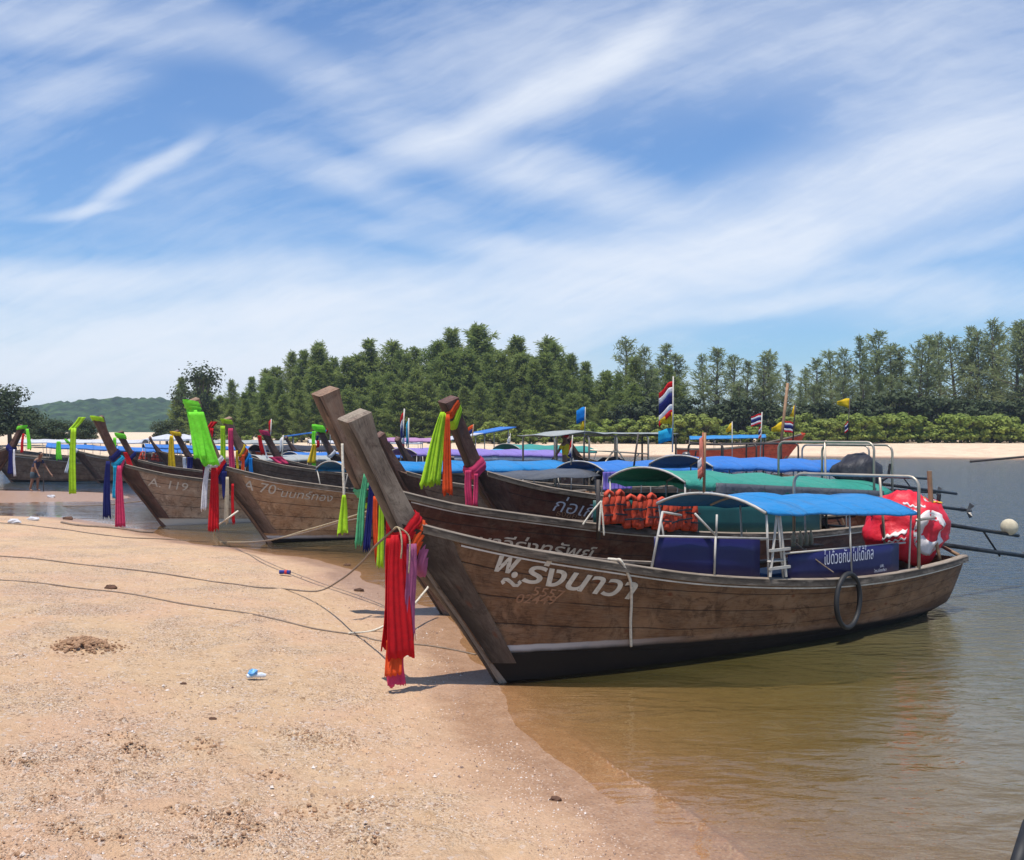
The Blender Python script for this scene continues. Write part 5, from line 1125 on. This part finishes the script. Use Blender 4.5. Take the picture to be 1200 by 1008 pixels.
W1 = mk((-32.5, 63.0), .95, 9, 1.9, W_FAR, W_PROWD, 'boat with long white canopy at the far left behind the blue canopied ones', 1, ang=8, roof=(1.0, 8.6, 1.75, 1.7, .18, T_WHITE, .95, 6))
# red boat moored off the far bank, bow to the right
RB = mk((22.0, 79.0), 1.35, 8.6, 2.28, W_REDP, W_REDP, 'red painted boat with a blue awning moored off the far sandbank, bow to the right', 1, ang=171, roof=(1.6, 7.6, 1.95, 1.80, .22, T_BLUE, 1.1, 4))
# red life jackets on the left boats
for i, (b, s) in enumerate([(L3, 1.4 + .55 * j) for j in range(7)] + [(L2, 6.0 + .45 * j) for j in range(3)]):
    o = copy_tree(lj); o.location = b.wpt(s, -(b.gb(s) - .12), b.gz(s) + .36); o.rotation_euler = (0, .1 * math.sin(i), b.a + .3 * math.sin(i * 2)); o.scale = (1.3, 1.2, .85)
    tag(o, ('red life jacket stowed along the rail left of the A.119 prow, %s' % ['the leftmost', 'second from left', 'third from left', 'fourth from left', 'fifth from left', 'sixth from left', 'the rightmost'][i]) if i < 7 else ('red life jacket on the long boat at the left edge, %s of three' % ['left', 'middle', 'right'][i - 7]), 'life jacket', 'red life jackets on the far left boats')

# ---------------------------------------------------------------- flags
flag(788, 530, 789, 441, 21.0, 'largest red, white and blue striped flag, on a tall pole amid the boats', [(TH, 447, 40, -20, 'rect', 1.0), (C_YELLOW, 483, 16, -15, 'pen', .3), (C_CYAN, 502, 15, -17, 'rect', .25)], M_WHITEPOLE, .016)
flag(685, 512, 686, 477, 27.0, 'small blue pennant above a yellow one over the white canopy', [(C_BLUE, 477, 16, -11, 'rect', .5), (C_YELLOW, 489, 16, -7, 'pen', 1.2)], M_WHITEPOLE, .012)
flag(891, 536, 893, 483, 60.0, 'striped flag flying above the red boat, a second one furled below it', [(TH, 485, 12, -13, 'rect', .35), (TH, 499, 13, -4, 'rect', 1.0)], M_WHITEPOLE, .035)
flag(858, 540, 858, 494, 62.0, 'small yellow flag left of the red boat awning', [(C_YELLOW, 495, 12, -8, 'pen', .8)], M_WHITEPOLE, .03)
flag(912, 548, 923, 449, 33.0, 'tall bare bamboo pole with a yellow flag beside the red boat', [(C_YELLOW, 494, 14, -14, 'pen', .3)], M_BAMBOO, .05)
flag(929, 520, 932, 473, 40.0, 'narrow yellow pennant above a striped flag right of the bamboo pole', [(C_YELLOW, 474, 18, -7, 'tri', .8), (TH, 496, 13, -12, 'rect', -.5)], M_DARKPOLE, .03)
flag(993, 520, 996, 467, 24.0, 'yellow flag on a pole above the steel hoop at the right', [(C_YELLOW, 467, 13, -15, 'pen', -.15), (TH, 494, 11, -5, 'rect', .9)], M_DARKPOLE, .012)
flag(741, 560, 748, 508, 18.5, 'thin dark bare pole standing right of the white canopy', [], M_DARKPOLE, .02, cat='pole', group=None)
flag(669, 545, 671, 510, 21.4, 'striped pennant furled on a short pole at the arch with the lilac curtain', [([C_RED, C_WHITE, C_NAVY], 514, 28, -7, 'tri', 1.0)], M_WHITEPOLE, .014)
flag(597, 535, 598, 508, 46.0, 'small red, white and blue ribbon flag in front of the far sandbank', [([C_WHITE, C_NAVY, C_RED], 512, 20, -4, 'rect', .9)], M_WHITEPOLE, .02)
flag(469, 545, 474, 479, 36.0, 'furled striped flag on a slanting pole right of the second prow', [(TH, 485, 44, -6, 'rect', 1.1)], M_WHITEPOLE, .03)
flag(478, 540, 479, 490, 37.0, 'furled light blue flag right of the furled striped one', [(C_CYAN, 494, 26, -4, 'rect', 1.1)], M_WHITEPOLE, .03)
flag(430, 535, 431, 494, 44.0, 'narrow yellow pennant standing left of the furled striped flags', [(C_YELLOW, 494, 18, -5, 'pen', 1.0)], M_WHITEPOLE, .02)
flag(316, 530, 318, 491, 44.0, 'small red pennant above the black canopy boat', [(C_RED, 492, 14, -4, 'rect', 1.0)], M_WHITEPOLE, .025)
flag(330, 545, 332, 510, 36.0, 'furled white and grey flag left of the long blue canopy', [(C_WHITE, 512, 14, -5, 'rect', .9)], M_WHITEPOLE, .025)
flag(552, 530, 555, 497, 48.0, 'orange and navy pennant over the tilted blue awning boards', [([C_ORANGE, C_NAVY], 498, 10, -7, 'rect', .6), (C_YELLOW, 514, 10, -4, 'pen', .9)], M_BAMBOO, .03)
flag(387, 530, 387, 492, 44.0, 'small red flag between the green tipped far prow and the second prow', [(C_RED, 493, 12, -5, 'rect', .8)], M_WHITEPOLE, .02)
w = P(1137, 541, 17.0); rope('propeller_shaft', [w, P(1170, 538, 17.0), P(1215, 534, 17.0)], .022, M_DARKPOLE, 'thin dark shaft reaching in over the water from the right edge', 'shaft')
mb = MB(); mb.tube([P(1184, 1040, 4.4), P(1207, 966, 4.6)], [.035, .035], 8); tag(mb.build('mooring_post', M_RUBBER, None, smooth=True), 'dark leaning post in the water at the lower right corner', 'post')
mb = MB(); mb.tube([P(1091, 588, 13.6), P(1089, 552, 13.6)], .035, 8); tag(mb.build('wooden_stake', M_BAMBOO, None), 'short dark wooden stake standing above the red engine cover', 'stake')

# ---------------------------------------------------------------- vans, tents
def tent(px, Y, w, label):
    b = .7; root = empty('tent', ((px - 600) / F * Y, Y, b), .2, label, 'tent', 'white peaked tents on the far shore'); mb = MB(); mb.add([(-w, -w, 1.0), (w, -w, 1.0), (w, w, 1.0), (-w, w, 1.0), (0, 0, 1.45), (-w, -w, .85), (w, -w, .85), (w, w, .85), (-w, w, .85)], [(0, 1, 4), (1, 2, 4), (2, 3, 4), (3, 0, 4), (5, 6, 1, 0), (6, 7, 2, 1), (7, 8, 3, 2), (8, 5, 0, 3)]); mb.build('roof', T_WHITE, root, solid=.03)
    for x in (-w, w):
        for y in (-w, w): mb = MB(); mb.tube([(x * .97, y * .97, 0), (x * .97, y * .97, .95)], .05, 6); mb.build('leg', M_STEEL, root)
tent(196, 86, 1.8, 'left white peaked tent'); tent(215, 88, 1.8, 'right white peaked tent, just left of the green draped prow')

# ---------------------------------------------------------------- people
def body(name, joints, edges, m_skin, parent, root_i=0):
    me = bpy.data.meshes.new(name); me.from_pydata([j[0] for j in joints], edges, []); me.materials.append(m_skin); o = bpy.data.objects.new(name, me); COL.objects.link(o)
    md = o.modifiers.new('skin', 'SKIN'); md.use_smooth_shade = True
    for i, j in enumerate(joints): me.skin_vertices[0].data[i].radius = (j[1], j[1] if len(j) < 3 else j[2])
    me.skin_vertices[0].data[root_i].use_root = True
    s2 = o.modifiers.new('sub', 'SUBSURF'); s2.levels = 2; s2.render_levels = 2; o.parent = parent; return o
SKIN = mat('skin', (.20, .10, .06), .6, var=.1); SHIRT_N = mat('shirt_navy', (.022, .026, .06), .9, var=.2, trans=.0); SHORTS = mat('shorts_slate', (.05, .075, .095), .9); HAIR = mat('hair_black', (.01, .009, .009), .6); SHIRT_Y = mat('shirt_yellow', (.68, .5, .02), .85)
def skin_piece(name, pts, m, parent):
    return body(name, pts, [(i, i + 1) for i in range(len(pts) - 1)], m, parent)
def person(loc, rz, label, bend, shirt, shorts, cap=None, arm=(.35, -.35)):
    root = empty('person', loc, rz, label, 'person'); h = .88; up = lambda t, d: Vector((t * math.sin(bend), 0, t * math.cos(bend))) + Vector((0, d, 0)); P0 = Vector((0, 0, h))
    sh = P0 + up(.46, 0); nk = P0 + up(.54, 0); hd = P0 + up(.66, 0) + Vector((.06 * math.sin(bend), 0, 0)); tp = P0 + up(.78, 0) + Vector((.05, 0, 0))
    J = [(P0, .13, .10), (P0 + up(.2, 0), .13, .095), (P0 + up(.38, 0), .15, .10), (sh, .10), (nk, .055), (hd, .085, .095), (tp, .07)]; E = [(0, 1), (1, 2), (2, 3), (3, 4), (4, 5), (5, 6)]
    for sd in (-1, 1):
        k = len(J); J += [(P0 + Vector((0, sd * .09, -.08)), .085), (Vector((.05 + .04 * sd, sd * .10, .47)), .06), (Vector((-.02 + .08 * sd, sd * .11, .09)), .035), (Vector((.12 + .08 * sd, sd * .12, .035)), .03)]; E += [(0, k), (k, k + 1), (k + 1, k + 2), (k + 2, k + 3)]
        k = len(J); S0 = sh + Vector((0, sd * .17, -.02)); el = S0 + Vector((.06 + .10 * (sd > 0), sd * .05, -.27)); ha = el + Vector((.16 * math.sin(bend) + arm[0] * (.3 + .3 * (sd > 0)), 0, arm[1] * .7)); J += [(S0, .05), (el, .038), (ha, .026), (ha + (ha - el).normalized() * .08, .026)]; E += [(3, k), (k, k + 1), (k + 1, k + 2), (k + 2, k + 3)]
        for f in range(4): J.append((ha + (ha - el).normalized() * (.15 + .012 * (f in (1, 2))) + Vector((.0, (f - 1.5) * .018, .0)), .009)); E.append((k + 3, len(J) - 1))
        J.append((ha + (ha - el).normalized() * .09 + Vector((.05, 0, .02)), .010)); E.append((k + 3, len(J) - 1))
        skin_piece('sleeve', [(S0 + Vector((0, -sd * .03, .01)), .068), (S0 + (el - S0) * .55, .06)], shirt, root); skin_piece('trouser_leg', [(P0 + Vector((0, sd * .08, -.05)), .115), (P0 + Vector((.02, sd * .095, -.22)), .105), (Vector((.04 + .03 * sd, sd * .10, .50)), .095)], shorts, root)
    body('body', J, E, SKIN, root); skin_piece('shirt', [(P0 + up(-.03, 0), .155, .125), (P0 + up(.2, 0), .15, .12), (P0 + up(.40, 0), .175, .125), (P0 + up(.47, 0), .13, .10)], shirt, root); skin_piece('shorts', [(P0 + up(.05, 0), .15, .12), (P0 + Vector((0, 0, -.1)), .16, .13)], shorts, root)
    hb = MB(); hb.ball(hd + Vector((-.02, 0, .045)), (.115, .10, .105), 12, 8, lambda d: 1 if d.z > -.35 and d.x < .65 else .82); hb.build('cap' if cap else 'hair', cap or HAIR, root, smooth=True)
    f_ = MB(); f_.ball(hd + Vector((.105, 0, -.01)), (.02, .016, .028), 6, 5); f_.build('nose', SKIN, root, smooth=True)
    for sd in (-1, 1): f_ = MB(); f_.ball(hd + Vector((.09, sd * .035, .02)), .012, 6, 5); f_.build('eye', HAIR, root); f_ = MB(); f_.ball(hd + Vector((0, sd * .095, 0)), (.02, .012, .03), 6, 5); f_.build('ear', SKIN, root)
    return root
q = P(40, 573, 39.6); q.z = float(height(q.x, q.y)) + .0; person(q, -.35, 'barefoot person in navy shirt and slate shorts bending forward on the sand at the left', .50, SHIRT_N, SHORTS, arm=(.3, -.4))
mb = MB(); a = P(51, 573, 39.4); mb.tube([a + Vector((0, 0, -.1)), a + Vector((0, 0, .75))], .022, 6); tag(mb.build('metal_stake', M_DARKPOLE, None), 'thin dark stake in the sand in front of the bending person', 'stake'); mb = MB(); mb.ball(a + Vector((0, 0, .12)), .09, 8, 6)
w = B8.wpt(4.2, -.2, .75); person(w, 2.6, 'person in yellow shirt and red cap standing under the flat white canopy', .08, SHIRT_Y, SHORTS, cap=C_RED)
pr = B8.root

# ---------------------------------------------------------------- ropes on the sand
def gp(px, py, dz=.018): q = ground_hit(px, py); return q + Vector((0, 0, dz))
def sandrope(name, pix, r, m, label, tail=()):
    pts = []
    for i in range(len(pix) - 1):
        (x0, y0), (x1, y1) = pix[i], pix[i + 1]; n = max(2, int(abs(x1 - x0) / 22))
        for k in range(n): t = k / n; pts.append(gp(x0 + (x1 - x0) * t, y0 + (y1 - y0) * t + .8 * math.sin((i * 7 + k) * 1.3), r * .7))
    pts.append(gp(*pix[-1], r * .7)); rope(name, pts + list(tail), r, m, label, group='mooring ropes lying across the sand')
kn = B1.wpt(-1.2, -.1, 1.6)
sandrope('mooring_rope', [(-60, 646), (0, 652), (60, 658), (120, 664), (200, 675), (300, 688), (335, 691)], .011, M_ROPED, 'upper brown rope across the sand that rises to the knot on the nearest prow', tail=[P(372, 691, 13.2) + Vector((0, 0, -.02)), P(400, 679, 11.5), P(425, 658, 10.3), P(440, 640, 9.6), kn])
sandrope('mooring_rope', [(-60, 672), (0, 680), (60, 686), (130, 693), (162, 699), (230, 710), (300, 722), (360, 735), (409, 744), (442, 751), (500, 757), (558, 768)], .010, M_ROPED, 'lower brown rope across the sand running to the foot of the nearest boat')
rope('mooring_rope', [gp(409, 744), gp(440, 740), P(475, 718, 11.8), P(498, 693, 12.6), P(507, 680, 12.9)], .014, M_ROPEW, 'short pale rope rising from the lower rope to the foot of the second boat')
hk = A70.wpt(-1.15, -.2, 1.55)
sandrope('mooring_rope', [(-60, 608), (0, 613), (80, 622), (150, 630), (220, 635), (262, 636)], .013, M_ROPED, 'uppermost long brown rope at the edge of the channel', tail=[P(300, 635, 17.5), P(350, 626, 15.5), P(400, 612, 14), P(445, 600, 12.8), B2.wpt(-1.2, -.15, 1.75)])
rope('mooring_rope', [gp(255, 637, .03), P(310, 634, 17.4), P(360, 621, 15.5), P(410, 606, 14), P(440, 592, 12.9), B2.wpt(-1.25, -.15, 1.85)], .012, M_ROPE, 'tan rope rising from the sand to the second prow beside its twin')
rope('mooring_rope', [P(279, 599, 21.0), P(262, 611, 21.2), gp(247, 621)], .022, M_ROPEW, 'pale rope from the foot of the A70 boat down to the water')
sandrope('mooring_rope', [(72, 613), (100, 617), (150, 622), (180, 625)], .03, M_ROPED, 'short thick dark rope end lying at the channel edge')
sandrope('mooring_rope', [(-60, 590), (0, 594), (60, 594)], .02, M_ROPED, 'thin dark rope on the sandbar at the left edge'); rope('mooring_rope', [gp(60, 594) , P(120, 592, 30), P(176, 586, 28.5)], .02, M_ROPED, 'thin dark rope crossing the tidal pool toward A.119')
# ---------------------------------------------------------------- litter
q = gp(300, 797, .02); root = empty('plastic_bottle', q, .4, 'crushed clear bottle with a blue cap end lying on the sand', 'bottle')
M_PL = mat('clear_plastic', (.62, .68, .74), .25, var=.2, scale=30, spec=.6); M_PB = mat('blue_plastic', (.10, .35, .70), .35, var=.2, scale=30)
mb = MB(); mb.tube([(-.08, 0, .02), (-.04, .01, .03), (0, 0, .025), (.05, .01, .02), (.09, 0, .015)], [.018, .028, .02, .024, .012], 9); mb.build('body', M_PL, root)
mb = MB(); mb.ball((-.03, .0, .05), (.045, .035, .035), 8, 6, lambda d: 1 + .4 * mnoise.noise(d * 4)); mb.build('label', M_PB, root)
q = gp(334, 675, .03); root = empty('drink_can', q, -.2, 'small crushed blue and red can lying on the sand by the upper rope', 'can'); mb = MB(); mb.tube([(-.09, 0, .03), (0, 0, .035), (.09, 0, .03)], [.035, .03, .036], 10); mb.build('body', mat('can_blue', (.03, .05, .25), .35, .5), root); mb = MB(); mb.tube([(.0, 0, .035), (.04, 0, .034)], .037, 10); mb.build('band', mat('can_red', (.5, .03, .03), .4), root)
M_CLOD = mat('dark_wood_bit', (.10, .05, .03), .9, var=.4); M_LUMP = mat('damp_sand', (.36, .215, .125), .95, var=.3, scale=20, bump=.6, bscale=60)
for (px, py, s, lab) in [(130, 690, .09, 'brown wood chip on the sand beside the lower rope at left'), (407, 663, .07, 'dark round stone near the channel edge'), (421, 693, .08, 'flat brown husk on the sand near the second boat'), (651, 938, .045, 'dark pebble on the wet sand at the bottom'), (50, 604, .2, 'brown wood scrap in the tidal pool at left'), (80, 609, .15, 'dark wood scrap in the tidal pool, right of the brown one'), (575 - 360, 802, .03, 'small dark stone on the sand left of the bottle'), (579 - 330, 843, .03, 'tiny dark stone below the bottle')]:
    q = gp(px, py, 0); mb = MB(); mb.ball(q + Vector((0, 0, s * .2)), (s, s * .6, s * .4), 9, 6, lambda d: 1 + .5 * mnoise.noise(d * 2 + q)); tag(mb.build('beach_debris', M_CLOD, None), lab, 'debris', kind='thing')
for (px, py, lab) in [(40, 610, 'white plastic scrap at the edge of the tidal pool'), (60, 583, 'small white scrap on the sandbar behind the tidal pool'), (17, 613, 'pale scrap at the left edge of the pool')]:
    q = gp(px, py, 0); mb = MB(); mb.ball(q + Vector((0, 0, .04)), (.16, .1, .06), 8, 6, lambda d: 1 + .6 * mnoise.noise(d * 3 + q)); tag(mb.build('plastic_scrap', C_WHITE, None), lab, 'litter')
# heap of dug-up sand clods
mb = MB(); r = random.Random(9)
for i in range(420):
    a = r.uniform(0, 6.28); d = abs(r.gauss(0, .5)); px, py = 98 + math.cos(a) * d * 55, 758 + math.sin(a) * d * 13; q = gp(px, py, 0); s = r.uniform(.006, .026) * (1.3 - min(d, 1)); mb.ball(q + Vector((0, 0, s * .4 + .07 * math.exp(-d * d * 5))), (s * 1.3, s, s * .8), 7, 5, lambda dd: 1 + .45 * mnoise.noise(dd * 2 + q * 9))
for (cx, cy, rad, dep) in PITS[:22]:
    for i in range(60):
        a = r.uniform(0, 6.28); d = rad * r.uniform(.35, 1.9); x, y = cx + math.cos(a) * d * 1.3, cy + math.sin(a) * d * .8; s = r.uniform(.002, .0085) * (1.6 if r.random() < .1 else 1)
        mb.ball((x, y, float(height(x, y)) + s * .3), (s * 1.3, s, s * .8), 6, 4, lambda dd: 1 + .45 * mnoise.noise(dd * 2 + Vector((x * 9, y * 9, i))))
tag(mb.build('sand_clods', M_LUMP), 'loose damp sand clods in a heap and kicked up round the footprints', 'sand clods', kind='stuff')

# ---------------------------------------------------------------- the air between here and the hill
hz = bpy.data.materials.new('haze'); hz.use_nodes = True; t = hz.node_tree; t.nodes.clear(); n = NT(t)
pv = n.n('ShaderNodeVolumePrincipled', {'Color': (0.70, 0.82, 1.0, 1), 'Density': 0.0003, 'Anisotropy': .1}); o_ = n.n('ShaderNodeOutputMaterial'); t.links.new(pv.outputs[0], o_.inputs['Volume'])
mb = MB(); mb.box((-150, 430, 22), (2600, 960, 50)); tag(mb.build('haze', hz), 'thin bluish sea haze over the beach and river', 'haze', kind='stuff')
